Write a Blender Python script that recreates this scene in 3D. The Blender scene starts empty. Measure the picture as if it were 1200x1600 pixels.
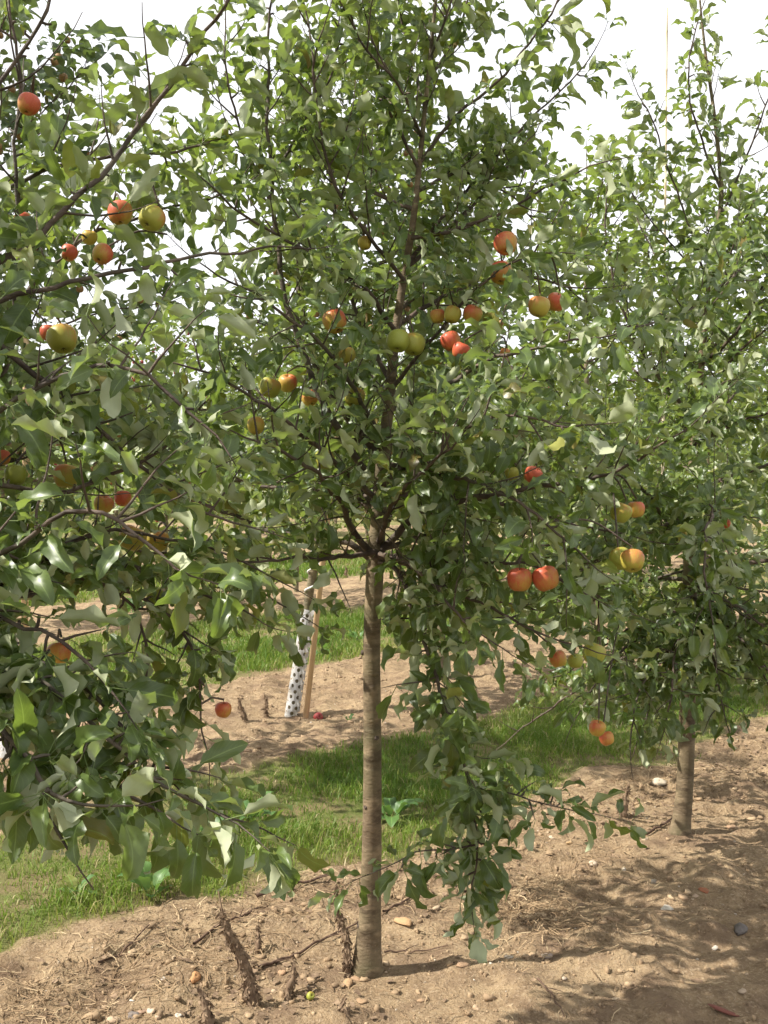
import bpy, math, random
import numpy as np
from mathutils import Vector, Matrix
from mathutils.bvhtree import BVHTree

random.seed(7)
NR = np.random.RandomState(11)
scene = bpy.context.scene
COL = scene.collection
rad = math.radians

# ------------------------------------------------------------------ camera
F, PITCH, EYE = 1570.0, rad(2.0), 1.5
cam_data = bpy.data.cameras.new('camera')
cam_data.sensor_fit = 'VERTICAL'
cam_data.sensor_height = 36.0
cam_data.lens = F / 1600.0 * 36.0
cam_data.clip_start = 0.05
cam_data.clip_end = 2000.0
cam = bpy.data.objects.new('camera', cam_data)
cam.location = (0, 0, EYE)
cam.rotation_euler = (rad(90) - PITCH, 0, 0)
COL.objects.link(cam)
scene.camera = cam

# ------------------------------------------------------------------ sky and sun
SUN_AZ, SUN_EL = -97.0, 48.0          # azimuth from +Y towards +X
world = bpy.data.worlds.new('World')
scene.world = world
world.use_nodes = True
wn, wl = world.node_tree.nodes, world.node_tree.links
wn.clear()
out = wn.new('ShaderNodeOutputWorld')
bg = wn.new('ShaderNodeBackground')
bg.inputs['Strength'].default_value = 0.1
sky = wn.new('ShaderNodeTexSky')
sky.sky_type = 'NISHITA'
sky.sun_disc = False
sky.sun_elevation = rad(SUN_EL)
sky.sun_rotation = rad(SUN_AZ % 360)
tc = wn.new('ShaderNodeTexCoord')
mp = wn.new('ShaderNodeMapping')
mp.inputs['Scale'].default_value = (1, 1, 2.4)
cn = wn.new('ShaderNodeTexNoise')
cn.inputs['Scale'].default_value = 1.6
cn.inputs['Detail'].default_value = 6
cr = wn.new('ShaderNodeValToRGB')
cr.color_ramp.elements[0].position = 0.25
cr.color_ramp.elements[0].color = (0.78, 0.78, 0.78, 1)
cr.color_ramp.elements[1].position = 0.55
cr.color_ramp.elements[1].color = (1, 1, 1, 1)
mx = wn.new('ShaderNodeMix')
mx.data_type = 'RGBA'
mx.inputs[7].default_value = (7.0, 7.05, 7.3, 1)   # thin bright cloud over the whole sky
wl.new(tc.outputs['Generated'], mp.inputs['Vector'])
wl.new(mp.outputs['Vector'], cn.inputs['Vector'])
wl.new(cn.outputs['Fac'], cr.inputs['Fac'])
wl.new(cr.outputs['Color'], mx.inputs[0])
wl.new(sky.outputs['Color'], mx.inputs[6])
wl.new(mx.outputs[2], bg.inputs['Color'])
wl.new(bg.outputs['Background'], out.inputs['Surface'])

sun_data = bpy.data.lights.new('sun', 'SUN')
sun_data.energy = 5.0
sun_data.angle = rad(0.6)
sun_data.color = (1.0, 0.95, 0.86)
sun = bpy.data.objects.new('sun', sun_data)
sd = Vector((math.sin(rad(SUN_AZ)) * math.cos(rad(SUN_EL)), math.cos(rad(SUN_AZ)) * math.cos(rad(SUN_EL)), math.sin(rad(SUN_EL))))
sun.rotation_euler = (-sd).to_track_quat('-Z', 'Y').to_euler()
sun.location = sd * 20
COL.objects.link(sun)

vs = scene.view_settings
vs.view_transform = 'Standard'
vs.look = 'None'
vs.exposure = 0.93
vs.gamma = 1.0
vs.use_curve_mapping = False
scene.cycles.max_bounces = 5
scene.cycles.diffuse_bounces = 3
scene.cycles.glossy_bounces = 2
scene.cycles.transmission_bounces = 3
scene.cycles.use_adaptive_sampling = True
scene.cycles.adaptive_threshold = 0.03
scene.cycles.transparent_max_bounces = 6
scene.cycles.use_denoising = True

# ------------------------------------------------------------------ projection helpers (photo pixels <-> the place)
CP, SP = math.cos(PITCH), math.sin(PITCH)


def at(px, py, Y):
    dx, dy = (px - 600) / F, (800 - py) / F
    d = Vector((dx, CP + dy * SP, -SP + dy * CP))
    return d * (Y / d.y) + Vector((0, 0, EYE))


def ground_at(px, py):
    dx, dy = (px - 600) / F, (800 - py) / F
    d = Vector((dx, CP + dy * SP, -SP + dy * CP))
    p = d * (EYE / -d.z)
    return Vector((p.x, p.y, float(gh(p.x, p.y))))


def project(P):
    P = np.asarray(P, float)
    x, y, z = P[..., 0], P[..., 1], P[..., 2] - EYE
    yc = y * CP - z * SP
    zc = y * SP + z * CP
    yc = np.where(np.abs(yc) < 1e-4, 1e-4, yc)
    return 600 + F * x / yc, 800 - F * zc / yc, yc


# ------------------------------------------------------------------ noise
def _hash(ix, iy, seed):
    n = (ix.astype(np.int64) * 374761393 + iy.astype(np.int64) * 668265263 + seed * 1442695041) & 0x7fffffff
    n = ((n ^ (n >> 13)) * 1274126177) & 0x7fffffff
    return ((n ^ (n >> 16)) & 0xffff) / 65535.0


def vnoise(x, y, s, seed=0):
    x, y = np.asarray(x, float) / s, np.asarray(y, float) / s
    ix, iy = np.floor(x), np.floor(y)
    fx, fy = x - ix, y - iy
    fx, fy = fx * fx * (3 - 2 * fx), fy * fy * (3 - 2 * fy)
    a, b = _hash(ix, iy, seed), _hash(ix + 1, iy, seed)
    c, d = _hash(ix, iy + 1, seed), _hash(ix + 1, iy + 1, seed)
    return (a + (b - a) * fx) * (1 - fy) + (c + (d - c) * fx) * fy - 0.5


# orchard rows run to the right and away from the camera
U = (0.731, 0.682)
V = (-0.682, 0.731)
SOIL = ((0.75, 3.0), (4.2, 6.25), (8.8, 11.3), (14.6, 16.6), (20.5, 22.6), (27, 29))


def soil_mask(x, y):
    x, y = np.asarray(x, float), np.asarray(y, float)
    d = V[0] * x + V[1] * y + 0.34 * vnoise(x, y, 0.9, 3) + 0.22 * vnoise(x, y, 0.28, 4) + 0.1 * vnoise(x, y, 0.09, 5)
    m = np.zeros_like(d)
    for a, b in SOIL:
        w = 0.09 if a < 8 else 0.2
        m = np.maximum(m, np.clip((d - a) / w + .5, 0, 1) * np.clip((b - d) / w + .5, 0, 1))
    return m


TREES1 = [(-1.33, 1.80), (-0.052, 3.02), (1.245, 4.2), (2.55, 5.4)]


def gh(x, y):
    x, y = np.asarray(x, float), np.asarray(y, float)
    m = soil_mask(x, y)
    h = 0.07 * vnoise(x, y, 1.7, 1) + 0.05 * vnoise(x, y, 0.6, 2)
    rough = 0.036 * vnoise(x, y, 0.21, 6) + 0.03 * vnoise(x, y, 0.1, 7) + 0.02 * vnoise(x, y, 0.052, 8) + .009 * vnoise(x, y, .028, 13)
    lump = np.clip(vnoise(x, y, 0.075, 9) - 0.1, 0, 1) * 0.06 * (0.4 + vnoise(x, y, 0.5, 10) + .3)
    h = h + m * (rough + lump) + (1 - m) * (0.02 * vnoise(x, y, 0.3, 12) - 0.012)
    for tx, ty in TREES1:
        h = h * (1 - 0.7 * np.exp(-((x - tx) ** 2 + (y - ty) ** 2) / 0.05))
    far = np.clip((np.hypot(x, y) - 30) / 30, 0, 1)
    return h * (1 - far)


# ------------------------------------------------------------------ object helpers
def tag(o, label=None, cat=None, group=None, kind=None):
    if label: o['label'] = label
    if cat: o['category'] = cat
    if group: o['group'] = group
    if kind: o['kind'] = kind
    return o


def empty(name, loc, label=None, cat=None, group=None):
    o = bpy.data.objects.new(name, None)
    o.empty_display_size = 0.1
    o.location = loc
    COL.objects.link(o)
    return tag(o, label, cat, group)


def link(name, me, parent=None, loc=None):
    o = bpy.data.objects.new(name, me)
    COL.objects.link(o)
    if parent is not None: o.parent = parent
    if loc is not None: o.location = loc
    return o


def np_mesh(name, verts, quads=None, tris=None, mat=None, smooth=True, attrs=None, uv=None):
    verts = np.asarray(verts, np.float32).reshape(-1, 3)
    quads = np.zeros((0, 4), np.int32) if quads is None else np.asarray(quads, np.int32).reshape(-1, 4)
    tris = np.zeros((0, 3), np.int32) if tris is None else np.asarray(tris, np.int32).reshape(-1, 3)
    me = bpy.data.meshes.new(name)
    nq, nt = len(quads), len(tris)
    me.vertices.add(len(verts))
    me.vertices.foreach_set('co', verts.ravel())
    me.loops.add(nq * 4 + nt * 3)
    li = np.concatenate([quads.ravel(), tris.ravel()])
    me.loops.foreach_set('vertex_index', li)
    me.polygons.add(nq + nt)
    me.polygons.foreach_set('loop_start', np.concatenate([np.arange(nq) * 4, nq * 4 + np.arange(nt) * 3]).astype(np.int32))
    if smooth:
        me.polygons.foreach_set('use_smooth', np.ones(nq + nt, bool))
    if attrs:
        for k, v in attrs.items():
            a = me.attributes.new(k, 'FLOAT', 'POINT')
            a.data.foreach_set('value', np.asarray(v, np.float32))
    if uv is not None:
        l = me.uv_layers.new(name='UVMap')
        l.data.foreach_set('uv', np.asarray(uv, np.float32)[li].ravel())
    me.update(calc_edges=True)
    if mat: me.materials.append(mat)
    return me


def resample(pts, step):
    """Catmull-Rom through the control points, at even steps."""
    P = [Vector(p) for p in pts]
    P = [P[0] * 2 - P[1]] + P + [P[-1] * 2 - P[-2]]
    o = []
    for i in range(1, len(P) - 2):
        n = max(1, int((P[i + 1] - P[i]).length / step))
        for k in range(n):
            t = k / n
            a, b, c, d = P[i - 1], P[i], P[i + 1], P[i + 2]
            o.append(0.5 * ((2 * b) + (c - a) * t + (2 * a - 5 * b + 4 * c - d) * t * t + (3 * b - a - 3 * c + d) * t ** 3))
    o.append(P[-2].copy())
    return o


def tube_arrays(pts, radii, k, lump=0.0, seed=0):
    n = len(pts)
    verts, quads = [], []
    t0 = (pts[1] - pts[0]).normalized()
    ref = Vector((1, 0, 0)) if abs(t0.x) < 0.8 else Vector((0, 1, 0))
    nrm = (ref - t0 * ref.dot(t0)).normalized()
    rng = random.Random(seed)
    ph = [rng.uniform(0, 6.28) for _ in range(4)]
    for i in range(n):
        t = (pts[min(i + 1, n - 1)] - pts[max(i - 1, 0)])
        t = t.normalized() if t.length > 1e-9 else t0
        nrm = nrm - t * nrm.dot(t)
        nrm = nrm.normalized() if nrm.length > 1e-9 else ref
        b = t.cross(nrm)
        for j in range(k):
            a = 2 * math.pi * j / k
            r = radii[i]
            if lump:
                r *= 1 + lump * (math.sin(2 * a + ph[0] + i * 0.07) * .6 + math.sin(3 * a + ph[1] - i * .11) * .4 + math.sin(i * 0.9 + ph[2]) * .25)
            verts.append(pts[i] + nrm * (r * math.cos(a)) + b * (r * math.sin(a)))
    for i in range(n - 1):
        for j in range(k):
            quads.append((i * k + j, i * k + (j + 1) % k, (i + 1) * k + (j + 1) % k, (i + 1) * k + j))
    verts.append(pts[-1] + (pts[-1] - pts[-2]).normalized() * radii[-1])
    e = len(verts) - 1
    tris = [((n - 1) * k + j, (n - 1) * k + (j + 1) % k, e) for j in range(k)]
    return verts, quads, tris


def tubes_mesh(name, tubes, mat, base=Vector((0, 0, 0))):
    V_, Q_, T_ = [], [], []
    o = 0
    for pts, radii, k, lump in tubes:
        v, q, t = tube_arrays(pts, radii, k, lump, len(V_))
        V_ += [(p - base)[:] for p in v]
        Q_ += [tuple(i + o for i in f) for f in q]
        T_ += [tuple(i + o for i in f) for f in t]
        o += len(v)
    return np_mesh(name, V_, Q_, T_, mat)


# ------------------------------------------------------------------ materials
def new_mat(name):
    m = bpy.data.materials.new(name)
    m.use_nodes = True
    nt = m.node_tree
    nt.nodes.clear()
    return m, nt.nodes, nt.links


class NB:
    """short node building"""
    def __init__(s, name):
        s.m, s.n, s.l = new_mat(name)
        s.out = s.n.new('ShaderNodeOutputMaterial')

    def node(s, t, **kw):
        n = s.n.new('ShaderNode' + t)
        for k, v in kw.items():
            setattr(n, k, v)
        return n

    def put(s, sock, v):
        if isinstance(v, bpy.types.NodeSocket): s.l.new(v, sock)
        elif isinstance(v, (tuple, list)) and len(v) == 3 and sock.type == 'RGBA': sock.default_value = (*v, 1)
        else: sock.default_value = v

    def math(s, op, a, b=0.0, c=0.0, clamp=False):
        n = s.node('Math', operation=op, use_clamp=clamp)
        for i, v in enumerate((a, b, c)): s.put(n.inputs[i], v)
        return n.outputs[0]

    def mix(s, f, a, b, blend='MIX'):
        n = s.node('Mix', data_type='RGBA', blend_type=blend)
        s.put(n.inputs[0], f); s.put(n.inputs[6], a); s.put(n.inputs[7], b)
        return n.outputs[2]

    def ramp(s, f, stops, interp='LINEAR'):
        n = s.node('ValToRGB')
        n.color_ramp.interpolation = interp
        els = n.color_ramp.elements
        while len(els) < len(stops): els.new(0.5)
        for e, (p, c) in zip(els, stops):
            e.position = p
            e.color = (*c, 1) if len(c) == 3 else c
        s.put(n.inputs[0], f)
        return n.outputs[0]

    def noise(s, scale, detail=4, vec=None, rough=.55, dist=0.0):
        n = s.node('TexNoise')
        n.inputs['Scale'].default_value = scale
        n.inputs['Detail'].default_value = detail
        n.inputs['Roughness'].default_value = rough
        n.inputs['Distortion'].default_value = dist
        if vec is not None: s.l.new(vec, n.inputs['Vector'])
        return n.outputs['Fac']

    def coord(s, which='Object', scale=None):
        c = s.node('TexCoord').outputs[which]
        if scale is None: return c
        m = s.node('Mapping')
        m.inputs['Scale'].default_value = scale
        s.l.new(c, m.inputs['Vector'])
        return m.outputs['Vector']

    def bump(s, h, strength=.3, dist=.01):
        b = s.node('Bump')
        b.inputs['Strength'].default_value = strength
        b.inputs['Distance'].default_value = dist
        s.l.new(h, b.inputs['Height'])
        return b.outputs['Normal']

    def bsdf(s, color, rough=.6, spec=.3, normal=None):
        b = s.node('BsdfPrincipled')
        s.put(b.inputs['Base Color'], color)
        s.put(b.inputs['Roughness'], rough)
        b.inputs['Specular IOR Level'].default_value = spec
        if normal is not None: s.l.new(normal, b.inputs['Normal'])
        return b

    def done(s, shader):
        s.l.new(shader, s.out.inputs['Surface'])
        return s.m


def leaf_material(name, top, under, transl, tf=.3, rough=.42, spec=.45, odd=((.2, .2, .035), (.16, .09, .03)), vary=.45):
    b = NB(name)
    at_ = b.node('Attribute', attribute_name='tint').outputs['Fac']
    rnd = b.node('ObjectInfo').outputs['Random']
    f = b.math('FRACT', b.math('ADD', at_, rnd))
    lo = tuple(c * (1 - vary) for c in top)
    hi = tuple(c * (1 + vary) for c in top)
    hi = (hi[0] * 1.15, hi[1], hi[2])
    tcol = b.ramp(f, [(0, lo), (.45, top), (.94, hi), (.956, odd[0]), (.993, odd[0]), (1, odd[1])])
    ucol = b.ramp(f, [(0, tuple(c * .8 for c in under)), (.95, tuple(c * 1.12 for c in under)), (.97, tuple(c * 1.4 for c in odd[0])), (1, odd[1])])
    uv = b.node('UVMap').outputs['UV']
    sep = b.node('SeparateXYZ')
    b.l.new(uv, sep.inputs[0])
    au = b.math('ABSOLUTE', b.math('SUBTRACT', sep.outputs[0], .5))
    rib = b.math('LESS_THAN', au, .028)
    ph = b.math('SUBTRACT', b.math('MULTIPLY', sep.outputs[1], 9.0), b.math('MULTIPLY', au, 5.0))
    vein = b.math('SUBTRACT', 1.0, b.math('ABSOLUTE', b.math('SINE', b.math('MULTIPLY', ph, math.pi))))
    vein = b.math('POWER', vein, 4.0)
    no = b.noise(5, 1, b.node('UVMap').outputs['UV'])
    tcol = b.mix(b.math('MULTIPLY', no, .55), tcol, lo)
    tcol = b.mix(b.math('MULTIPLY', vein, .45), tcol, hi)
    tcol = b.mix(b.math('MULTIPLY', rib, .8), tcol, (top[0] * 2.6, top[1] * 2.2, top[2] * 2.6))
    back = b.node('NewGeometry').outputs['Backfacing']     # a leaf has a dark upper face and a pale downy lower one
    col = b.mix(back, tcol, ucol)
    rg = b.math('ADD', b.math('MULTIPLY', back, .35), rough)
    p = b.bsdf(col, rg, spec)
    t = b.node('BsdfTranslucent')
    b.put(t.inputs['Color'], b.mix(.35, transl, tcol))
    mxs = b.node('MixShader')
    mxs.inputs[0].default_value = tf
    b.l.new(p.outputs[0], mxs.inputs[1])
    b.l.new(t.outputs[0], mxs.inputs[2])
    return b.done(mxs.outputs[0])


M = {}
M['leaf'] = leaf_material('apple_leaf', (.08, .128, .032), (.41, .44, .28), (.29, .41, .05), tf=.35, rough=.42, spec=.63)
M['leaf_back'] = leaf_material('orchard_leaf', (.1, .15, .034), (.28, .33, .15), (.29, .4, .045), tf=.36, vary=.5)
M['leaf_dark'] = leaf_material('dark_orchard_leaf', (.055, .09, .036), (.18, .22, .12), (.16, .24, .04), vary=.5)
M['weed_leaf'] = leaf_material('weed_leaf', (.07, .15, .035), (.14, .22, .08), (.2, .36, .05), rough=.5)


def bark_material(name, dark, light, moss=(.11, .115, .05), rings=True):
    b = NB(name)
    co = b.coord()
    n1 = b.noise(13, 5, b.coord(scale=(1, 1, 1.8)), .65)
    n2 = b.noise(60, 4, b.coord(scale=(1, 1, 2.8)))
    n3 = b.noise(3.2, 3, co)
    col = b.mix(n2, dark, light)
    col = b.mix(b.ramp(n3, [(.42, (0, 0, 0)), (.62, (1, 1, 1))]), col, moss)
    col = b.mix(b.ramp(n1, [(.5, (0, 0, 0)), (.66, (.8, .8, .8))]), col, tuple(c * 1.25 for c in light))
    col = b.mix(b.ramp(b.noise(7, 4, b.coord(scale=(1, 1, 2.6)), .6), [(.52, (0, 0, 0)), (.62, (.7, .7, .7))]), col, tuple(c * .6 for c in dark))
    h = n2
    if rings:
        w = b.node('TexWave', wave_type='BANDS', bands_direction='Z')
        w.inputs['Scale'].default_value = 1.9
        w.inputs['Distortion'].default_value = 9
        w.inputs['Detail'].default_value = 3
        w.inputs['Detail Scale'].default_value = 1.2
        b.l.new(co, w.inputs['Vector'])
        r = b.ramp(w.outputs['Fac'], [(.80, (0, 0, 0)), (.93, (1, 1, 1))])
        col = b.mix(b.math('MULTIPLY', b.math('MULTIPLY', r, n3), .75), col, tuple(c * .5 for c in dark))
        lent = b.ramp(b.noise(150, 2, b.coord(scale=(1, 1, 3.5))), [(.62, (0, 0, 0)), (.7, (1, 1, 1))])
        col = b.mix(b.math('MULTIPLY', lent, .4), col, tuple(c * 1.3 for c in light))
        h = b.math('ADD', h, b.math('MULTIPLY', r, -.6))
    return b.done(b.bsdf(col, .72, .25, b.bump(h, .5, .006)).outputs[0])


M['bark'] = bark_material('apple_bark', (.095, .066, .04), (.215, .16, .098), moss=(.115, .1, .052))
M['branch'] = bark_material('branch_bark', (.055, .038, .03), (.125, .09, .07), moss=(.09, .075, .055), rings=False)
M['bark_back'] = bark_material('orchard_bark', (.12, .095, .06), (.24, .19, .12))

# ground: sandy soil and thatch under the grass, by the strip mask stored on the sheet
b = NB('ground_soil')
sm = b.node('Attribute', attribute_name='soil').outputs['Fac']
co = b.coord()
n1, n2, n3, n4 = b.noise(1.3, 4, co), b.noise(14, 6, co, .65), b.noise(95, 5, co, .7), b.noise(4.5, 4, co)
soil = b.mix(b.ramp(n1, [(.35, (0, 0, 0)), (.65, (1, 1, 1))]), (.365, .266, .158), (.285, .2, .118))
soil = b.mix(b.ramp(n2, [(.42, (0, 0, 0)), (.62, (.9, .9, .9))]), soil, (.205, .14, .084))
soil = b.mix(b.ramp(n3, [(.5, (0, 0, 0)), (.68, (.75, .75, .75))]), soil, (.46, .355, .24))
soil = b.mix(b.ramp(n4, [(.52, (0, 0, 0)), (.66, (.7, .7, .7))]), soil, (.16, .105, .07))
soil = b.mix(b.ramp(b.noise(42, 4, co, .7), [(.56, (0, 0, 0)), (.66, (.6, .6, .6))]), soil, (.13, .085, .05))
th = b.mix(n2, (.12, .10, .045), (.27, .21, .11))
th = b.mix(b.ramp(n4, [(.4, (0, 0, 0)), (.6, (1, 1, 1))]), th, (.12, .14, .04))
col = b.mix(sm, th, soil)
M['ground'] = b.done(b.bsdf(col, .95, .1, b.bump(b.math('ADD', n3, b.math('MULTIPLY', n2, 1.5)), .9, .016)).outputs[0])

# grass blades
b = NB('grass_blade')
f = b.node('Attribute', attribute_name='tint').outputs['Fac']
g = b.ramp(f, [(0, (.07, .14, .02)), (.35, (.13, .21, .03)), (.66, (.205, .265, .045)), (.8, (.29, .265, .09)), (1, (.42, .33, .18))])
p = b.bsdf(g, .5, .3)
t = b.node('BsdfTranslucent')
b.put(t.inputs['Color'], b.mix(.5, g, (.25, .36, .04)))
ms = b.node('MixShader')
ms.inputs[0].default_value = .35
b.l.new(p.outputs[0], ms.inputs[1]); b.l.new(t.outputs[0], ms.inputs[2])
M['grass'] = b.done(ms.outputs[0])

b = NB('dry_straw')
f = b.node('Attribute', attribute_name='tint').outputs['Fac']
M['straw'] = b.done(b.bsdf(b.ramp(f, [(0, (.12, .075, .04)), (.5, (.27, .185, .105)), (1, (.46, .36, .22))]), .8, .2).outputs[0])

b = NB('pebble')
f = b.node('Attribute', attribute_name='tint').outputs['Fac']
c = b.ramp(f, [(0, (.17, .115, .07)), (.35, (.33, .23, .135)), (.6, (.42, .31, .19)), (.8, (.5, .42, .33)), (1, (.66, .6, .52))])
c = b.mix(b.math('MULTIPLY', b.noise(120, 4, b.coord()), .5), c, (.2, .14, .09))
M['gravel'] = b.done(b.bsdf(c, .8, .25).outputs[0])

b = NB('stone')
oc = b.node('ObjectInfo').outputs['Color']
c = b.mix(b.math('MULTIPLY', b.noise(70, 5, b.coord()), .65), oc, b.mix(.6, oc, (.12, .085, .06)))
M['stone'] = b.done(b.bsdf(c, .75, .3, b.bump(b.noise(110, 4, b.coord()), .5, .004)).outputs[0])

# apple skin: red blush in streaks over yellow green; the object colour carries (blush, greenness, turn)
b = NB('apple_skin')
oc = b.node('SeparateColor')
b.l.new(b.node('ObjectInfo').outputs['Color'], oc.inputs[0])
co = b.coord()
sx = b.node('SeparateXYZ')
b.l.new(co, sx.inputs[0])
ground_col = b.mix(oc.outputs[1], (.52, .33, .06), (.27, .29, .045))
streak = b.noise(4.5, 4, b.coord(scale=(1, 1, .18)))
patch = b.noise(1.1, 3, co)
ang = b.math('MULTIPLY', oc.outputs[2], 6.2832)
side = b.math('ADD', b.math('MULTIPLY', sx.outputs[0], b.math('COSINE', ang)), b.math('MULTIPLY', sx.outputs[1], b.math('SINE', ang)))
side = b.math('ADD', b.math('MULTIPLY', side, .42), b.math('MULTIPLY', sx.outputs[2], .45))
amt = b.math('ADD', b.math('ADD', side, b.math('MULTIPLY', b.math('SUBTRACT', streak, .5), 1.3)), b.math('MULTIPLY', b.math('SUBTRACT', patch, .5), 1.1))
amt = b.math('ADD', amt, b.math('SUBTRACT', b.math('MULTIPLY', oc.outputs[0], 1.45), .45), clamp=True)
red = b.mix(streak, (.40, .042, .03), (.52, .11, .05))
c = b.mix(b.math('MULTIPLY', amt, .95), ground_col, red)
spots = b.ramp(b.noise(11, 1, co), [(.70, (0, 0, 0)), (.75, (1, 1, 1))])
c = b.mix(b.math('MULTIPLY', spots, .45), c, (.62, .45, .2))
scab = b.ramp(b.noise(2.6, 2, co), [(.71, (0, 0, 0)), (.75, (1, 1, 1))])
c = b.mix(b.math('MULTIPLY', scab, .7), c, (.10, .055, .025))
M['apple'] = b.done(b.bsdf(c, .45, .35).outputs[0])


def flat_mat(name, c1, c2, scale, rough=.7, spec=.25, stretch=None, bump=.3):
    b = NB(name)
    n = b.noise(scale, 5, b.coord(scale=stretch) if stretch else b.coord())
    return b.done(b.bsdf(b.mix(b.ramp(n, [(.3, (0, 0, 0)), (.7, (1, 1, 1))]), c1, c2), rough, spec, b.bump(n, bump, .004)).outputs[0])


M['stalk'] = flat_mat('fruit_stalk', (.10, .06, .03), (.2, .15, .07), 80)
M['calyx'] = flat_mat('fruit_calyx', (.05, .032, .02), (.13, .09, .05), 200)
b = NB('white_plastic_guard')
n = b.noise(14, 5, b.coord())
c = b.mix(b.ramp(n, [(.45, (0, 0, 0)), (.7, (1, 1, 1))]), (.8, .8, .8), (.62, .58, .5))
p, t = b.bsdf(c, .45, .4), b.node('BsdfTranslucent')
b.put(t.inputs['Color'], c)
ms = b.node('MixShader')
ms.inputs[0].default_value = .6
b.l.new(p.outputs[0], ms.inputs[1]); b.l.new(t.outputs[0], ms.inputs[2])
M['guard'] = b.done(ms.outputs[0])
M['stake'] = flat_mat('stake_wood', (.52, .36, .2), (.66, .49, .3), 40, .7, .2, (1, 1, .08))
M['cane'] = flat_mat('bamboo_cane', (.42, .33, .2), (.56, .47, .31), 30, .55, .3, (1, 1, .1))
M['dead'] = flat_mat('dead_weed', (.11, .072, .048), (.28, .2, .13), 45, .95, .1)
M['twig_dead'] = flat_mat('fallen_twig_bark', (.055, .035, .025), (.15, .095, .065), 60, .85, .15)
M['brown_fruit'] = flat_mat('brown_fruit', (.16, .085, .035), (.33, .2, .08), 30, .6, .3)
M['crab'] = flat_mat('red_crab_fruit', (.22, .025, .03), (.36, .06, .05), 30, .45, .4)
M['tie'] = flat_mat('grey_spiral_guard', (.5, .5, .48), (.68, .68, .66), 30, .5, .3)

# ------------------------------------------------------------------ ground sheet
def axis(lo, a, b_, hi, step, grow):
    mid = list(np.arange(a, b_, step))
    up, s, x = [], step, mid[-1]
    while x < hi:
        s *= grow; x += s; up.append(x)
    dn, s, x = [], step, mid[0]
    while x > lo:
        s *= grow; x -= s; dn.append(x)
    return np.array(dn[::-1] + mid + up)


gx = axis(-500, -2.3, 3.2, 500, .022, 1.06)
gy = axis(-60, 2.5, 7.4, 900, .022, 1.04)
GX, GY = np.meshgrid(gx, gy)
GZ = gh(GX, GY)
nx, ny = len(gx), len(gy)
idx = np.arange(nx * ny).reshape(ny, nx)
q = np.stack([idx[:-1, :-1], idx[:-1, 1:], idx[1:, 1:], idx[1:, :-1]], -1).reshape(-1, 4)
me = np_mesh('ground', np.stack([GX, GY, GZ], -1), q, None, M['ground'], True, {'soil': soil_mask(GX, GY).ravel()})
tag(link('ground', me), kind='structure')


# ------------------------------------------------------------------ leaf shapes
def leaf_shape(nseg, half, fold, curl, wave, seed, petiole=True, width=.27, twist=0.0):
    """one leaf, blade length 1 along +x, upper face +z; returns verts, quads, uv"""
    rng = random.Random(seed)
    ph = rng.uniform(0, 6.28)
    fq = rng.uniform(1.6, 2.6)
    v, uvs, quads = [], [], []
    x = z = 0.0
    nc = 2 * half + 1
    for i in range(nseg + 1):
        t = i / nseg
        th = -0.25 + curl * t * t * 1.25
        if i:
            x += math.cos(th) / nseg; z -= math.sin(th) / nseg
        hw = width * (t ** .58) * ((1 - t) ** .78) / .39 * (1 + (.05 if i % 2 else -.05) * (nseg > 6))
        if i == 0: hw = .012
        if i == nseg: hw = .006
        for j in range(nc):
            s = (j - half) / half
            y = s * hw
            fo = fold * (1 - .35 * t)
            up = abs(y) * math.sin(fo) + wave * s * s * math.sin(fq * 6.28 * t + ph + (1.9 if s > 0 else 0)) * math.sin(math.pi * t)
            yy = y * math.cos(fo)
            a = twist * t
            yr, ur = yy * math.cos(a) - up * math.sin(a), yy * math.sin(a) + up * math.cos(a)
            v.append((x + ur * math.sin(th), yr, z + ur * math.cos(th)))
            uvs.append((.5 + .5 * s, t))
    for i in range(nseg):
        for j in range(nc - 1):
            a = i * nc + j
            quads.append((a, a + nc, a + nc + 1, a + 1))
    if petiole:
        o = len(v)
        for i, (px, pz) in enumerate(((-.34, -.035), (0.02, -.002))):
            for j in range(3):
                a = 2.094 * j
                v.append((px, .011 * math.cos(a), pz + .011 * math.sin(a)))
                uvs.append((.5, .5))
        for j in range(3):
            quads.append((o + j, o + (j + 1) % 3, o + 3 + (j + 1) % 3, o + 3 + j))
    return np.array(v), np.array(quads), np.array(uvs)


rv = random.Random(5)
NEAR_LEAVES = [leaf_shape(8, 2, rv.uniform(.1, .9), rv.uniform(.2, 1.6), rv.uniform(.05, .13), 100 + i, True, rv.uniform(.18, .262), rv.uniform(-.7, .7)) for i in range(28)]
MID_LEAVES = [leaf_shape(4, 1, rv.uniform(.15, .7), rv.uniform(.3, 1.5), .05, 200 + i, False, rv.uniform(.24, .31)) for i in range(10)]
FAR_LEAVES = [leaf_shape(2, 1, rv.uniform(.2, .8), rv.uniform(.3, 1.3), 0, 300 + i, False, .33) for i in range(6)]


class Leaves:
    def __init__(s):
        s.p, s.L, s.N, s.size, s.tint, s.flag, s.limb = [], [], [], [], [], [], []

    def add(s, p, L, N, size, tint, flag=0, limb=-1):
        s.limb.append(limb)
        s.p.append(p[:]); s.L.append(L[:]); s.N.append(N[:]); s.size.append(size); s.tint.append(tint); s.flag.append(flag)

    def arrays(s, shapes, seed):
        s.P = np.array(s.p).reshape(-1, 3); s.LA = np.array(s.L).reshape(-1, 3); s.NA = np.array(s.N).reshape(-1, 3)
        s.S = np.array(s.size); s.T = np.array(s.tint); s.FL = np.array(s.flag)
        s.K = np.random.RandomState(seed).randint(0, len(shapes), len(s.S))
        s.alive = np.ones(len(s.S), bool)

    def mid(s):
        return s.P + s.LA * (s.S * .5)[:, None]


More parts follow.
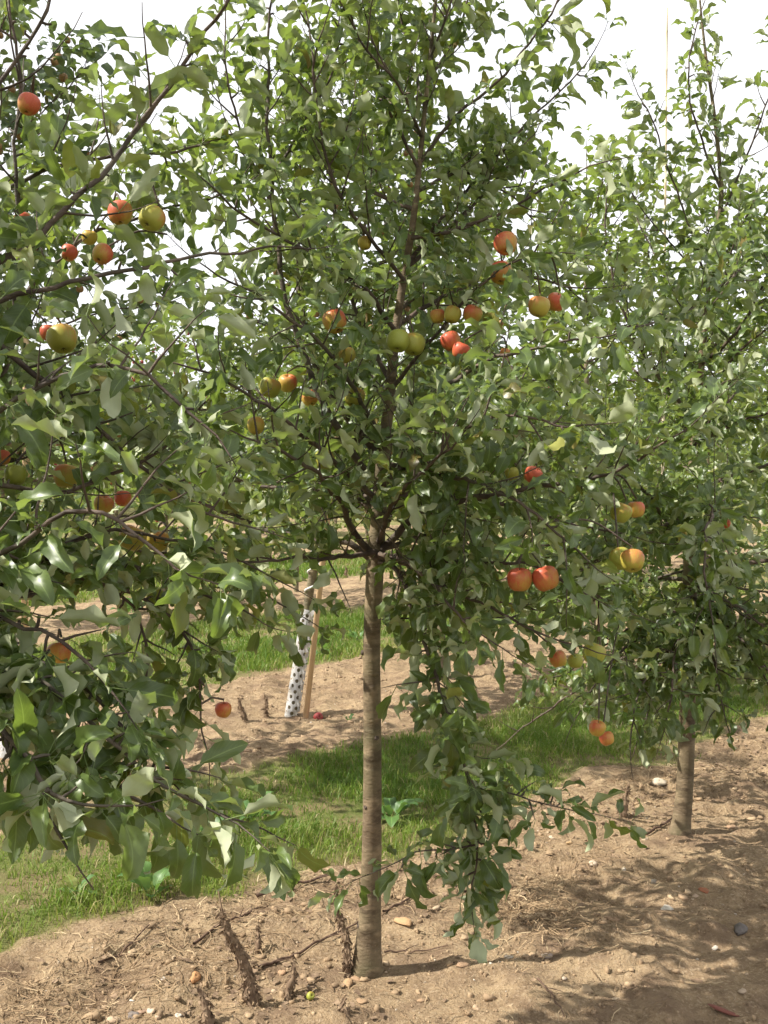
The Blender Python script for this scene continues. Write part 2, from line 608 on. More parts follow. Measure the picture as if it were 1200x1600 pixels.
def leaves_mesh(name, lv, sel, shapes, mat, base):
    VV, QQ, UU, TT, o = [], [], [], [], 0
    for k, (v, q, uv) in enumerate(shapes):
        ids = np.where(sel & (lv.K == k))[0]
        if not len(ids): continue
        L, N = lv.LA[ids], lv.NA[ids]
        S = np.cross(N, L)
        R = np.stack([L, S, N], 1) * lv.S[ids][:, None, None]
        W = np.einsum('vi,nij->nvj', v, R) + (lv.P[ids] - np.array(base))[:, None, :]
        VV.append(W.reshape(-1, 3))
        QQ.append((q[None] + (np.arange(len(ids)) * len(v))[:, None, None] + o).reshape(-1, 4))
        UU.append(np.tile(uv, (len(ids), 1)))
        TT.append(np.repeat(lv.T[ids], len(v)))
        o += len(ids) * len(v)
    if not VV: return None
    return np_mesh(name, np.concatenate(VV), np.concatenate(QQ), None, mat, True, {'tint': np.concatenate(TT)}, np.concatenate(UU))


UP = Vector((0, 0, 1))


def rvec(rng, s=1.0):
    return Vector((rng.gauss(0, s), rng.gauss(0, s), rng.gauss(0, s)))


def perp(t, az):
    a = UP if abs(t.z) < .9 else Vector((1, 0, 0))
    x = t.cross(a).normalized()
    y = t.cross(x)
    return x * math.cos(az) + y * math.sin(az)


class Tree:
    def __init__(s, seed, leaf=(.065, .105), sides=(10, 5, 4)):
        s.rng = random.Random(seed)
        s.seed = seed
        s.leaf = leaf
        s.lv = Leaves()
        s.limbs, s.twigs, s.anchor = [], [], []
        s.sides = sides
        s.zmin = .0
        s.flag = 0
        s.cur = -1

    def leaf_at(s, p, tan, az, scale=1.0, droop=.25, spread=.9, tilt=.72):
        r = s.rng
        radial = perp(tan, az)
        L = (tan * (1 - spread * .55) + radial * spread + Vector((0, 0, -droop)) + rvec(r, .2)).normalized()
        N = UP * .9 + rvec(r, tilt) + tan * .35
        N = N - L * N.dot(L)
        if N.length < .15:
            N = perp(L, r.uniform(0, 6.28))
        N.normalize()
        size = r.uniform(*s.leaf) * scale
        pos = p + L * (.33 * size)
        if pos.z < s.zmin: return
        s.lv.add(pos, L, N, size, r.random(), s.flag, s.cur)

    def rosette(s, p, tan, n, scale=1.0, droop=.2):
        a0 = s.rng.uniform(0, 6.28)
        for i in range(n):
            s.leaf_at(p, tan, a0 + i * 2.4, scale * s.rng.uniform(.7, 1.12), droop, s.rng.uniform(.6, 1.1))

    def shoot(s, p, d, length, r0, up=.6, sp=.028, scale=1.0, droop=.25, bare=.04, wob=.1):
        r = s.rng
        n = max(3, int(length / .03))
        pts = [p.copy()]
        d = d.normalized()
        for i in range(n):
            d = (d + Vector((0, 0, up * .03 * 3)) + rvec(r, wob)).normalized()
            p = p + d * (length / n)
            pts.append(p.copy())
        radii = [r0 * (1 - .7 * i / n) for i in range(n + 1)]
        s.twigs.append((pts, radii, s.sides[2], 0))
        s.anchor += pts
        az = r.uniform(0, 6.28)
        acc, nxt = 0.0, bare
        for i in range(n):
            seg = (pts[i + 1] - pts[i])
            while nxt < acc + seg.length:
                f = (nxt - acc) / seg.length
                az += 2.4
                tt = nxt / length
                s.leaf_at(pts[i] + seg * f, seg.normalized(), az, scale * (1.0 if tt < .75 else 1.25 - .5 * tt), droop)
                nxt += sp * r.uniform(.75, 1.3)
            acc += seg.length
        s.rosette(pts[-1], (pts[-1] - pts[-2]).normalized(), 3, scale * .75, droop)
        return pts

    def limb(s, pts, r0, r1, gap=.042, lat=.55, lat_len=(.12, .34), up=.6, start=.1, scale=1.0, droop=.25, n_ros=(5, 8), sp=.022, zmin=None, curved=True, flag=0):
        r = s.rng
        s.flag = flag
        old = s.zmin
        if zmin is not None: s.zmin = zmin
        P = resample(pts, .03) if curved else pts
        n = len(P)
        ph = [r.uniform(0, 6.28) for _ in range(4)]
        wb = min(.0035, .25 * r0 + .001)
        P = [p + Vector((math.sin(i * .9 + ph[0]) + .6 * math.sin(i * 2.1 + ph[1]), math.sin(i * .8 + ph[2]), math.sin(i * 1.0 + ph[3]) + .6 * math.sin(i * 2.4 + ph[0]))) * (wb * min(1, i / 4)) for i, p in enumerate(P)]
        radii = [r0 + (r1 - r0) * (i / (n - 1)) ** .8 for i in range(n)]
        s.limbs.append((P, radii, s.sides[1] if r0 < .006 else s.sides[0] - 2, .05))
        s.anchor += P
        s.cur = len(s.limbs) - 1
        acc, nxt, az = 0.0, start, r.uniform(0, 6.28)
        total = sum((P[i + 1] - P[i]).length for i in range(n - 1))
        for i in range(n - 1):
            seg = P[i + 1] - P[i]
            acc += seg.length
            while acc >= nxt:
                nxt += gap * r.uniform(.6, 1.4)
                az += 2.4 + r.uniform(-.4, .4)
                t = seg.normalized()
                rd = perp(t, az)
                if rd.z < -.3 and r.random() < .5: rd.z *= -1
                tt = acc / total
                p0 = P[i] + seg * r.random()
                if r.random() < lat:
                    ln = r.uniform(*lat_len) * (1.1 - .45 * tt)
                    u2 = up + (.9 if p0.z > 2.1 else 0)
                    s.shoot(p0, t * .55 + rd * .8 + UP * (.12 * up), ln, .0028, u2, sp, scale, droop)
                else:
                    q = p0 + (rd * .8 + t * .3) * r.uniform(.012, .035)
                    s.twigs.append(([p0.copy(), (p0 + q) / 2 + rvec(r, .002), q], [.003, .0028, .0024], s.sides[2], 0))
                    s.rosette(q, (rd + t * .4).normalized(), r.randint(*n_ros), scale, droop)
        s.shoot(P[-1], (P[-1] - P[-2]), r.uniform(.1, .22), r1, up * .6, sp, scale, droop, bare=.01)
        s.zmin = old
        s.cur = -1

    def dress(s, leader, z0, gap=.05):
        """spurs and short shoots straight from the upper leader"""
        r = s.rng
        s.flag, s.cur = 0, -1
        az, nxt = 0.0, z0
        for i in range(len(leader) - 1):
            if leader[i].z < nxt: continue
            nxt = leader[i].z + gap * r.uniform(.6, 1.4)
            az += 2.4
            t = (leader[i + 1] - leader[i]).normalized()
            rd = perp(t, az)
            if r.random() < .4: s.shoot(leader[i], t * .8 + rd * .7, r.uniform(.08, .2), .0025, 1.0)
            else: s.rosette(leader[i] + rd * .015, (rd + t * .6).normalized(), r.randint(3, 6))

    def auto(s, leader, z0, z1, n, len0, len1, gap=.055, az0=0.0, az_fn=None, up=(.15, .9), **kw):
        """scaffold limbs at the golden angle round the leader"""
        r = s.rng
        for k in range(n):
            f = (k + r.uniform(-.3, .3)) / max(1, n - 1)
            f = min(1, max(0, f))
            z = z0 + (z1 - z0) * f
            i = min(range(len(leader)), key=lambda j: abs(leader[j].z - z))
            az = az0 + k * 2.4 + r.uniform(-.3, .3)
            if az_fn: az = az_fn(az, f)
            ln = (len0 + (len1 - len0) * f) * r.uniform(.8, 1.15)
            rise = up[0] + (up[1] - up[0]) * f + r.uniform(-.15, .15)
            d = Vector((math.cos(az), math.sin(az), rise)).normalized()
            pts = [leader[i].copy()]
            p = leader[i].copy()
            for q in range(8):
                d = (d + rvec(r, .07) + Vector((0, 0, .03 if f > .4 else -.015))).normalized()
                p = p + d * (ln / 8)
                pts.append(p.copy())
            s.limb(pts, .004 + .008 * (1 - f), .0026, gap, up=.4 + .8 * f, **kw)


def px_path(pts):
    o, y = [], 3.0
    for p in pts:
        if len(p) == 3: y = p[2]
        o.append(at(p[0], p[1], y))
    return o


def trunk_mesh(name, P, rs, base, mat, sides=22, lump=.035):
    """rs: (height, radius) pairs"""
    hs = [h for h, _ in rs]
    rr = [float(np.interp(p.z, hs, [q for _, q in rs])) for p in P]
    v, q, t = tube_arrays(P, rr, sides, lump, 3)
    return np_mesh(name, [(p - base)[:] for p in v], q, t, mat)


# ------------------------------------------------------------------ the three near apple trees
B1 = Vector((-0.052, 3.02, 0)); B1.z = float(gh(B1.x, B1.y))
B0 = Vector((-1.33, 1.80, 0)); B0.z = float(gh(B0.x, B0.y))
B2 = Vector((1.245, 4.2, 0)); B2.z = float(gh(B2.x, B2.y))
B3 = Vector((2.55, 5.4, 0)); B3.z = float(gh(B3.x, B3.y))

T1 = Tree(21, (.056, .098))
lead1 = resample([B1 + Vector((0, 0, -.06))] + px_path([(574, 1500, 3.02), (578, 1430), (581, 1300), (582, 1150), (581, 1010), (585, 910), (588, 855), (593, 780), (599, 700), (609, 620), (617, 530, 3.03), (630, 440), (645, 350, 3.0), (655, 260), (664, 170), (673, 80), (681, 0), (694, -110), (700, -190)]), .02)
RS1 = [(-.06, .05), (0.0, .050), (.03, .0435), (.07, .0385), (.12, .0365), (.16, .0335), (.2, .0315), (.5, .0285), (1.0, .0262), (1.27, .0275), (1.36, .023), (1.55, .0205), (1.66, .017), (2.0, .012), (2.5, .0075), (3.3, .0025)]
Z1 = .98
main_limbs = [
    ([(591, 712, 3.02), (560, 672, 2.98), (532, 637, 2.95), (505, 590, 2.98), (480, 540, 3.05), (470, 470, 3.1), (465, 380, 3.15), (470, 260, 3.2), (480, 150, 3.2)], .0125, .003, {}),
    ([(573, 742, 3.0), (548, 702, 2.93), (524, 664, 2.87), (500, 620, 2.85), (484, 575), (455, 500), (438, 420), (428, 330), (420, 220), (418, 120), (422, 20), (426, -60)], .0125, .0026, dict(lat=.45, lat_len=(.1, .26))),
    ([(602, 690, 3.0), (638, 672, 2.9), (655, 640, 2.85), (700, 600, 2.75), (760, 565, 2.65), (830, 545, 2.55), (900, 532, 2.5)], .011, .003, {}),
    ([(590, 866, 3.02), (622, 832, 2.97), (660, 803, 2.9), (720, 783, 2.85), (800, 768, 2.8), (880, 755, 2.75), (950, 742, 2.7), (1000, 715, 2.65), (1050, 685, 2.6)], .0135, .003, dict(zmin=.85)),
    ([(586, 870, 3.0), (556, 838, 2.93), (540, 800, 2.83), (522, 770, 2.68), (470, 720, 2.5), (400, 690, 2.38)], .012, .003, {}),
    ([(582, 876, 3.02), (545, 849, 3.0), (500, 845, 3.05), (430, 830, 3.1), (350, 800, 3.15), (270, 760, 3.2), (180, 700, 3.2)], .0115, .003, dict(zmin=1.13)),
    ([(590, 800, 3.03), (540, 772, 3.1), (465, 765, 3.2), (400, 757, 3.3), (330, 740, 3.4), (250, 690, 3.5)], .010, .003, dict(zmin=1.13)),
    ([(592, 878, 3.0), (622, 892, 2.9), (645, 960, 2.75), (682, 1060, 2.65), (712, 1160, 2.6), (735, 1230, 2.58), (745, 1330, 2.58), (738, 1395, 2.6)], .008, .002, dict(zmin=.2, lat=.4, lat_len=(.08, .17), up=-.3, droop=.5, gap=.019, flag=1, n_ros=(4, 7), scale=1.15)),
    ([(735, 1232, 2.58), (775, 1235, 2.56), (830, 1250, 2.55), (880, 1262, 2.55)], .003, .0018, dict(zmin=.2, lat=.2, lat_len=(.06, .1), up=-.3, droop=.4, gap=.025, start=.03, n_ros=(3, 5), flag=1)),
    ([(744, 1320, 2.58), (700, 1328, 2.55), (650, 1330, 2.52), (622, 1345, 2.52)], .003, .0018, dict(zmin=.2, lat=.1, lat_len=(.06, .1), up=-.3, droop=.4, gap=.03, start=.03, n_ros=(3, 4), flag=1)),
    ([(601, 704, 3.05), (640, 684, 3.15), (680, 677, 3.2), (727, 704, 3.3), (800, 725, 3.4), (900, 735, 3.5)], .009, .003, {}),
    ([(643, 372, 3.0), (700, 362, 2.95), (790, 330, 2.85), (850, 295, 2.8), (905, 268, 2.75)], .007, .0024, dict(lat=.4, lat_len=(.08, .2))),
    ([(656, 255, 3.0), (700, 195, 2.95), (760, 142, 2.9), (815, 85, 2.85), (860, 20, 2.8), (885, -30)], .006, .0024, dict(lat=.35, lat_len=(.08, .18), gap=.05)),
    ([(635, 415, 3.02), (700, 330, 3.1), (780, 240, 3.15), (850, 165, 3.2), (905, 115, 3.2)], .007, .0024, dict(lat=.35, lat_len=(.08, .18), gap=.05)),
    ([(632, 440, 3.02), (590, 385, 2.9), (540, 320, 2.8), (505, 230, 2.75), (492, 130, 2.7), (480, 20, 2.7)], .007, .0024, {}),
    ([(620, 510, 3.03), (680, 470, 3.1), (760, 440, 3.2), (830, 435, 3.2), (900, 450, 3.2)], .008, .0026, {}),
    ([(590, 840, 3.05), (620, 780, 3.4), (650, 700, 3.7), (690, 600, 3.9)], .01, .003, {}),
    ([(592, 846, 3.0), (612, 790, 2.75), (650, 745, 2.5), (705, 700, 2.3)], .01, .003, {}),
    ([(612, 600, 3.03), (560, 500, 3.2), (530, 380, 3.3), (520, 250, 3.4)], .009, .003, {}),
    ([(655, 265, 3.0), (612, 180, 2.95), (585, 90, 2.9), (575, -20, 2.9)], .006, .0024, {}),
    ([(592, 870, 3.0), (660, 870, 2.8), (740, 880, 2.6), (820, 880, 2.5), (880, 910, 2.45)], .009, .0026, dict(zmin=.86, up=.1)),
    ([(650, 300, 3.0), (720, 270, 3.1), (790, 300, 3.2), (830, 340, 3.3)], .006, .0024, {}),
    ([(664, 170, 3.0), (640, 90, 3.1), (620, 0, 3.1), (615, -60, 3.1)], .005, .0024, {}),
    ([(668, 130, 3.0), (710, 60, 3.05), (735, -10, 3.05), (750, -60, 3.1)], .005, .0024, {}),
    ([(610, 610, 3.03), (700, 500, 2.85), (780, 420, 2.75), (840, 400, 2.7)], .008, .0024, {}),
    ([(600, 690, 3.02), (520, 560, 2.7), (430, 480, 2.55), (360, 440, 2.5)], .009, .0026, {}),
    ([(592, 868, 3.0), (645, 885, 2.8), (720, 930, 2.62), (800, 965, 2.52), (860, 1000, 2.46)], .009, .0026, dict(zmin=.8, up=-.05, droop=.45)),
    ([(597, 725, 3.02), (680, 740, 2.7), (760, 760, 2.5), (840, 805, 2.4), (900, 860, 2.4)], .010, .0026, dict(zmin=.9, up=.1)),
    ([(595, 762, 3.02), (660, 702, 2.65), (740, 662, 2.42), (820, 650, 2.32), (890, 670, 2.3)], .010, .0026, {}),
    ([(590, 858, 3.02), (700, 835, 3.2), (800, 855, 3.3), (900, 905, 3.3), (960, 950, 3.3)], .010, .0026, dict(zmin=.82, up=.05)),
    ([(589, 862, 3.0), (520, 872, 2.8), (450, 872, 2.62), (390, 880, 2.52)], .009, .0026, dict(zmin=1.12, up=.1)),
    ([(592, 800, 3.02), (500, 700, 3.3), (400, 620, 3.5), (320, 560, 3.6)], .009, .0026, {}),
    ([(594, 785, 3.02), (480, 685, 2.62), (380, 610, 2.42), (300, 575, 2.36)], .010, .0026, {}),
    ([(592, 872, 3.02), (640, 900, 3.2), (710, 930, 3.4), (800, 945, 3.5), (880, 960, 3.5)], .009, .0026, dict(zmin=.8, up=0)),
    ([(591, 866, 3.0), (640, 880, 2.7), (690, 930, 2.5), (740, 985, 2.42)], .009, .0026, dict(zmin=.78, up=-.05, droop=.45)),
    ([(672, 90, 3.0), (700, 20, 2.9), (720, -50, 2.9)], .005, .0024, {}),
    ([(660, 215, 3.0), (620, 130, 2.8), (560, 60, 2.75), (540, -20, 2.75)], .005, .0024, {}),
    ([(428, 330, 2.85), (390, 240, 2.8), (360, 150, 2.75), (350, 60, 2.75)], .005, .0024, {}),
    ([(425, 280, 2.85), (470, 200, 2.9), (520, 110, 2.95), (530, 20, 2.95)], .005, .0024, {}),
    ([(606, 640, 3.02), (690, 620, 3.3), (790, 600, 3.5), (880, 590, 3.6)], .009, .0026, {}),
    ([(620, 520, 3.02), (560, 440, 2.85), (500, 400, 2.7), (400, 350, 2.6), (330, 290, 2.55)], .008, .0026, {}),
]
T1.zmin = Z1
for pts, r0, r1, kw in main_limbs:
    T1.limb(px_path(pts), r0, r1, **kw)
T1.auto(lead1, 1.4, 2.9, 9, .85, .4, az_fn=lambda a, f: 1.57 + ((a % 3.1) - 1.55) * .9)
T1.dress(lead1, 2.1, .035)
T1.shoot(lead1[-1], UP.copy(), .2, .0025)

T0 = Tree(33, (.057, .1))
lead0 = resample([B0 + Vector((0, 0, -.06)), B0 + Vector((.005, 0, .6)), B0 + Vector((.0, .01, 1.3)), B0 + Vector((.03, .02, 2.0)), B0 + Vector((.02, .0, 2.7)), B0 + Vector((.0, .03, 3.2))], .025)


def from0(z, pts):
    i = min(range(len(lead0)), key=lambda j: abs(lead0[j].z - z))
    return [lead0[i].copy()] + px_path(pts)


left_limbs = [
    (from0(1.30, [(-150, 1010, 1.75), (0, 1090, 1.68), (80, 1180, 1.62), (160, 1225, 1.58), (215, 1252, 1.55)]), .012, .003, dict(zmin=.91, up=-.1, droop=.6, lat_len=(.08, .18), gap=.032, flag=1, lat=.4)),
    (from0(1.28, [(-120, 960, 1.95), (40, 930, 2.1), (160, 915, 2.2), (250, 950, 2.27), (300, 1010, 2.3), (312, 1080, 2.3)]), .011, .003, dict(zmin=.83, up=-.2, droop=.5, lat_len=(.08, .18), gap=.03, flag=1, lat=.4)),
    (from0(1.55, [(-160, 470, 1.95), (-30, 520, 2.0), (95, 615, 2.05), (175, 685, 2.1), (235, 745, 2.15), (340, 810, 2.2)]), .012, .003, dict(zmin=1.1)),
    (from0(1.6, [(-200, 540, 1.85), (-60, 500, 1.9), (0, 470, 1.95), (110, 440, 2.0), (200, 425, 2.05), (280, 402, 2.1), (380, 398, 2.15)]), .011, .003, dict(gap=.09, lat_len=(.08, .24))),
    (from0(1.7, [(-150, 500, 1.8), (-20, 420, 1.85), (60, 370, 1.9), (120, 310, 1.95), (190, 235, 2.0), (265, 130), (310, 70), (350, 5), (375, -60)]), .011, .003, dict(gap=.05)),
    (from0(1.4, [(-150, 800, 1.9), (0, 760, 2.0), (100, 770, 2.1), (220, 720, 2.15), (310, 660, 2.2)]), .010, .003, dict(zmin=1.1)),
    (from0(1.5, [(-150, 640, 2.1), (0, 600, 2.2), (22, 450, 2.2), (24, 320), (26, 200), (30, 90), (10, 0)]), .009, .003, {}),
    (from0(1.35, [(-150, 860, 1.7), (0, 860, 1.62), (80, 815, 1.58), (160, 800, 1.55), (230, 850, 1.52)]), .010, .003, dict(zmin=1.1, droop=.4)),
    (from0(1.5, [(-150, 680, 1.8), (0, 640, 1.78), (70, 600, 1.76), (150, 570, 1.75), (230, 590, 1.72), (290, 640, 1.7)]), .010, .003, dict(zmin=1.1)),
    (from0(1.8, [(-150, 420, 2.0), (0, 300, 2.2), (130, 250, 2.3), (250, 240, 2.4), (340, 220, 2.45)]), .009, .003, {}),
    (from0(2.0, [(-150, 260, 1.9), (0, 130, 2.0), (60, 40, 2.0), (90, -60, 2.0)]), .008, .003, {}),
    (from0(1.32, [(-150, 930, 2.1), (0, 880, 2.3), (120, 840, 2.5), (220, 860, 2.6), (330, 880, 2.65), (400, 920, 2.65)]), .009, .003, dict(zmin=1.03, flag=1, up=.1)),
    (from0(1.6, [(-150, 600, 2.3), (0, 500, 2.5), (120, 380, 2.6), (250, 330, 2.65), (360, 300, 2.7)]), .009, .003, {}),
    (from0(1.4, [(-100, 760, 2.2), (60, 700, 2.4), (200, 650, 2.6), (330, 640, 2.7)]), .009, .003, {}),
    (from0(1.32, [(-100, 900, 2.0), (60, 860, 2.15), (180, 830, 2.3), (300, 850, 2.4), (370, 870, 2.4)]), .009, .003, dict(zmin=1.08, up=.1)),
    (from0(1.3, [(-150, 1050, 1.6), (0, 1140, 1.5), (60, 1215, 1.46), (105, 1250, 1.43)]), .010, .003, dict(zmin=.96, up=-.15, droop=.65, lat_len=(.06, .16), gap=.035, flag=1, lat=.4)),
    (from0(1.3, [(-100, 1000, 1.7), (40, 1050, 1.62), (120, 1110, 1.58), (195, 1175, 1.55), (250, 1225, 1.53)]), .009, .003, dict(zmin=.92, up=-.1, droop=.6, lat_len=(.06, .16), gap=.035, flag=1, lat=.4)),
    (from0(1.3, [(-100, 900, 2.1), (80, 870, 2.2), (200, 880, 2.3), (310, 925, 2.35), (380, 950, 2.4)]), .009, .003, dict(zmin=.95, up=-.1, droop=.5, gap=.03, flag=1, lat_len=(.08, .18))),
    (from0(1.3, [(-100, 930, 2.0), (80, 900, 2.15), (190, 930, 2.25), (228, 1000, 2.28), (225, 1080, 2.28)]), .008, .003, dict(zmin=.85, up=-.2, droop=.55, gap=.03, flag=1, lat_len=(.06, .16))),
    (from0(1.32, [(-120, 980, 1.8), (60, 1030, 1.72), (160, 1100, 1.68), (235, 1180, 1.66), (280, 1240, 1.65)]), .009, .003, dict(zmin=.88, up=-.1, droop=.6, lat_len=(.06, .17), gap=.026, flag=1, lat=.4)),
    (from0(1.32, [(-150, 1000, 1.65), (-20, 1110, 1.55), (30, 1200, 1.5), (70, 1265, 1.48)]), .009, .003, dict(zmin=.95, up=-.1, droop=.6, lat_len=(.06, .15), gap=.026, flag=1, lat=.4)),
    (from0(1.4, [(-150, 780, 1.7), (0, 960, 1.6), (60, 985, 1.58), (130, 1030, 1.56)]), .008, .003, dict(zmin=.8, up=-.1, droop=.5, gap=.035, flag=1, lat_len=(.06, .16))),
]
T0.zmin = 1.05
for P, r0, r1, kw in left_limbs:
    T0.limb(P, r0, r1, **kw)
T0.auto(lead0, 1.4, 3.1, 10, .85, .35, az_fn=lambda a, f: 1.2 + (a % 4.4))
T0.dress(lead0, 2.0)
T0.shoot(lead0[-1], UP.copy(), .25, .0025)

T2 = Tree(47, (.058, .096))
lead2 = resample([B2 + Vector((0, 0, -.06))] + px_path([(1069, 1240, 4.2), (1074, 1110), (1078, 900), (1085, 700), (1100, 520), (1118, 380), (1127, 300), (1116, 180), (1102, 80), (1092, -20), (1088, -110)]), .025)
right_limbs = [
    ([(1077, 960, 4.2), (1030, 985, 4.0), (980, 1010, 3.85), (935, 1060, 3.8), (915, 1100, 3.8)], .010, .003, dict(zmin=.62, up=-.1, droop=.45)),
    ([(1078, 930, 4.2), (1040, 1000, 3.9), (1000, 1080, 3.7), (985, 1140, 3.65)], .009, .003, dict(zmin=.65, up=-.15, droop=.5)),
    ([(1080, 870, 4.2), (1010, 770, 3.9), (940, 690, 3.7), (890, 640, 3.6)], .011, .003, {}),
    ([(1088, 660, 4.2), (1020, 575, 4.0), (970, 480, 3.9), (950, 390, 3.9), (945, 320, 3.9)], .009, .003, dict(lat_len=(.1, .25))),
    ([(1085, 700, 4.2), (1130, 670, 3.8), (1180, 650, 3.6), (1230, 640, 3.5)], .010, .003, {}),
    ([(1108, 450, 4.2), (1080, 360, 4.1), (1050, 280, 4.05), (1020, 190, 4.0), (1005, 160)], .006, .0024, dict(lat=.2, lat_len=(.06, .14), gap=.05)),
    ([(1127, 300, 4.2), (1090, 200, 4.15), (1075, 120, 4.1), (1090, 30, 4.1)], .006, .0024, dict(lat=.2, lat_len=(.06, .14), gap=.055)),
    ([(1122, 350, 4.2), (1160, 260, 4.1), (1195, 170, 4.0), (1220, 90, 4.0)], .006, .0024, dict(lat=.3, lat_len=(.08, .16), gap=.055)),
    ([(1079, 840, 4.2), (1120, 790, 3.6), (1110, 810, 3.2), (1100, 860, 3.0), (1110, 950, 2.95)], .011, .003, dict(zmin=.9, droop=.5, up=-.1)),
    ([(1110, 470, 4.2), (1160, 420, 3.8), (1100, 470, 3.4), (1020, 505, 3.1), (960, 515, 2.95)], .008, .003, {}),
    ([(1080, 800, 4.2), (1020, 830, 3.8), (960, 860, 3.4), (920, 890, 3.2)], .010, .003, dict(zmin=.9)),
    ([(1078, 920, 4.2), (1120, 930, 3.9), (1170, 960, 3.7), (1220, 1000, 3.6)], .010, .003, dict(zmin=.75, up=0)),
    ([(1078, 900, 4.2), (1130, 960, 4.3), (1180, 1020, 4.4), (1210, 1060, 4.4)], .009, .003, dict(zmin=.75, up=0)),
    ([(1078, 905, 4.2), (1000, 905, 4.4), (900, 905, 4.6), (820, 895, 4.7)], .010, .003, dict(zmin=.8, up=.05)),
    ([(1079, 860, 4.2), (980, 845, 3.9), (900, 845, 3.7), (830, 855, 3.6)], .010, .003, dict(zmin=.85, up=.1)),
    ([(1078, 930, 4.2), (1062, 985, 3.9), (1052, 1050, 3.72), (1045, 1110, 3.66)], .009, .003, dict(zmin=.5, up=-.2, droop=.5, flag=1, gap=.035)),
    ([(1078, 940, 4.2), (1105, 1005, 3.98), (1122, 1060, 3.86), (1130, 1105, 3.82)], .009, .003, dict(zmin=.52, up=-.2, droop=.5, flag=1, gap=.035)),
    ([(1078, 935, 4.2), (1145, 985, 3.9), (1185, 1040, 3.8), (1205, 1085, 3.76)], .009, .003, dict(zmin=.55, up=-.2, droop=.5, flag=1, gap=.035)),
    ([(1078, 945, 4.2), (1040, 1030, 4.1), (1015, 1100, 4.0), (1000, 1150, 3.96)], .009, .003, dict(zmin=.42, up=-.2, droop=.5, flag=1, gap=.035)),
    ([(1084, 720, 4.2), (1050, 600, 4.4), (1020, 480, 4.6), (1010, 360, 4.7)], .009, .003, dict(lat_len=(.1, .22))),
    ([(1095, 570, 4.2), (1150, 520, 4.0), (1200, 430, 3.9), (1230, 350, 3.8)], .009, .003, {}),
]
T2.zmin = .52
for pts, r0, r1, kw in right_limbs:
    T2.limb(px_path(pts), r0, r1, **kw)
T2.auto(lead2, 1.1, 2.45, 20, 1.05, .45, lat_len=(.1, .28))
T2.auto(lead2, .95, 1.15, 9, .85, .85, az0=.5, up=(-.55, -.3), lat_len=(.1, .25))
T2.dress(lead2, 2.2, .04)
T2.shoot(lead2[-1], UP.copy(), .25, .0025)

T3 = Tree(59, (.065, .105))
lead3 = resample([B3 + Vector((0, 0, -.06)), B3 + Vector((.01, 0, .7)), B3 + Vector((0, .01, 1.3)), B3 + Vector((.03, .02, 2.2)), B3 + Vector((0, 0, 3.3))], .03)
T3.zmin = .6
T3.dress(lead3, 2.2)
T3.auto(lead3, 1.0, 3.0, 22, 1.1, .4, up=(-.1, .9), az_fn=lambda a, f: 3.6 + ((a % 4.6) - 2.3))

FRONT = [T0, T1, T2, T3]
for k, t in enumerate(FRONT):
    t.shapes = MID_LEAVES if t is T3 else NEAR_LEAVES
    t.lv.arrays(t.shapes, 70 + k)

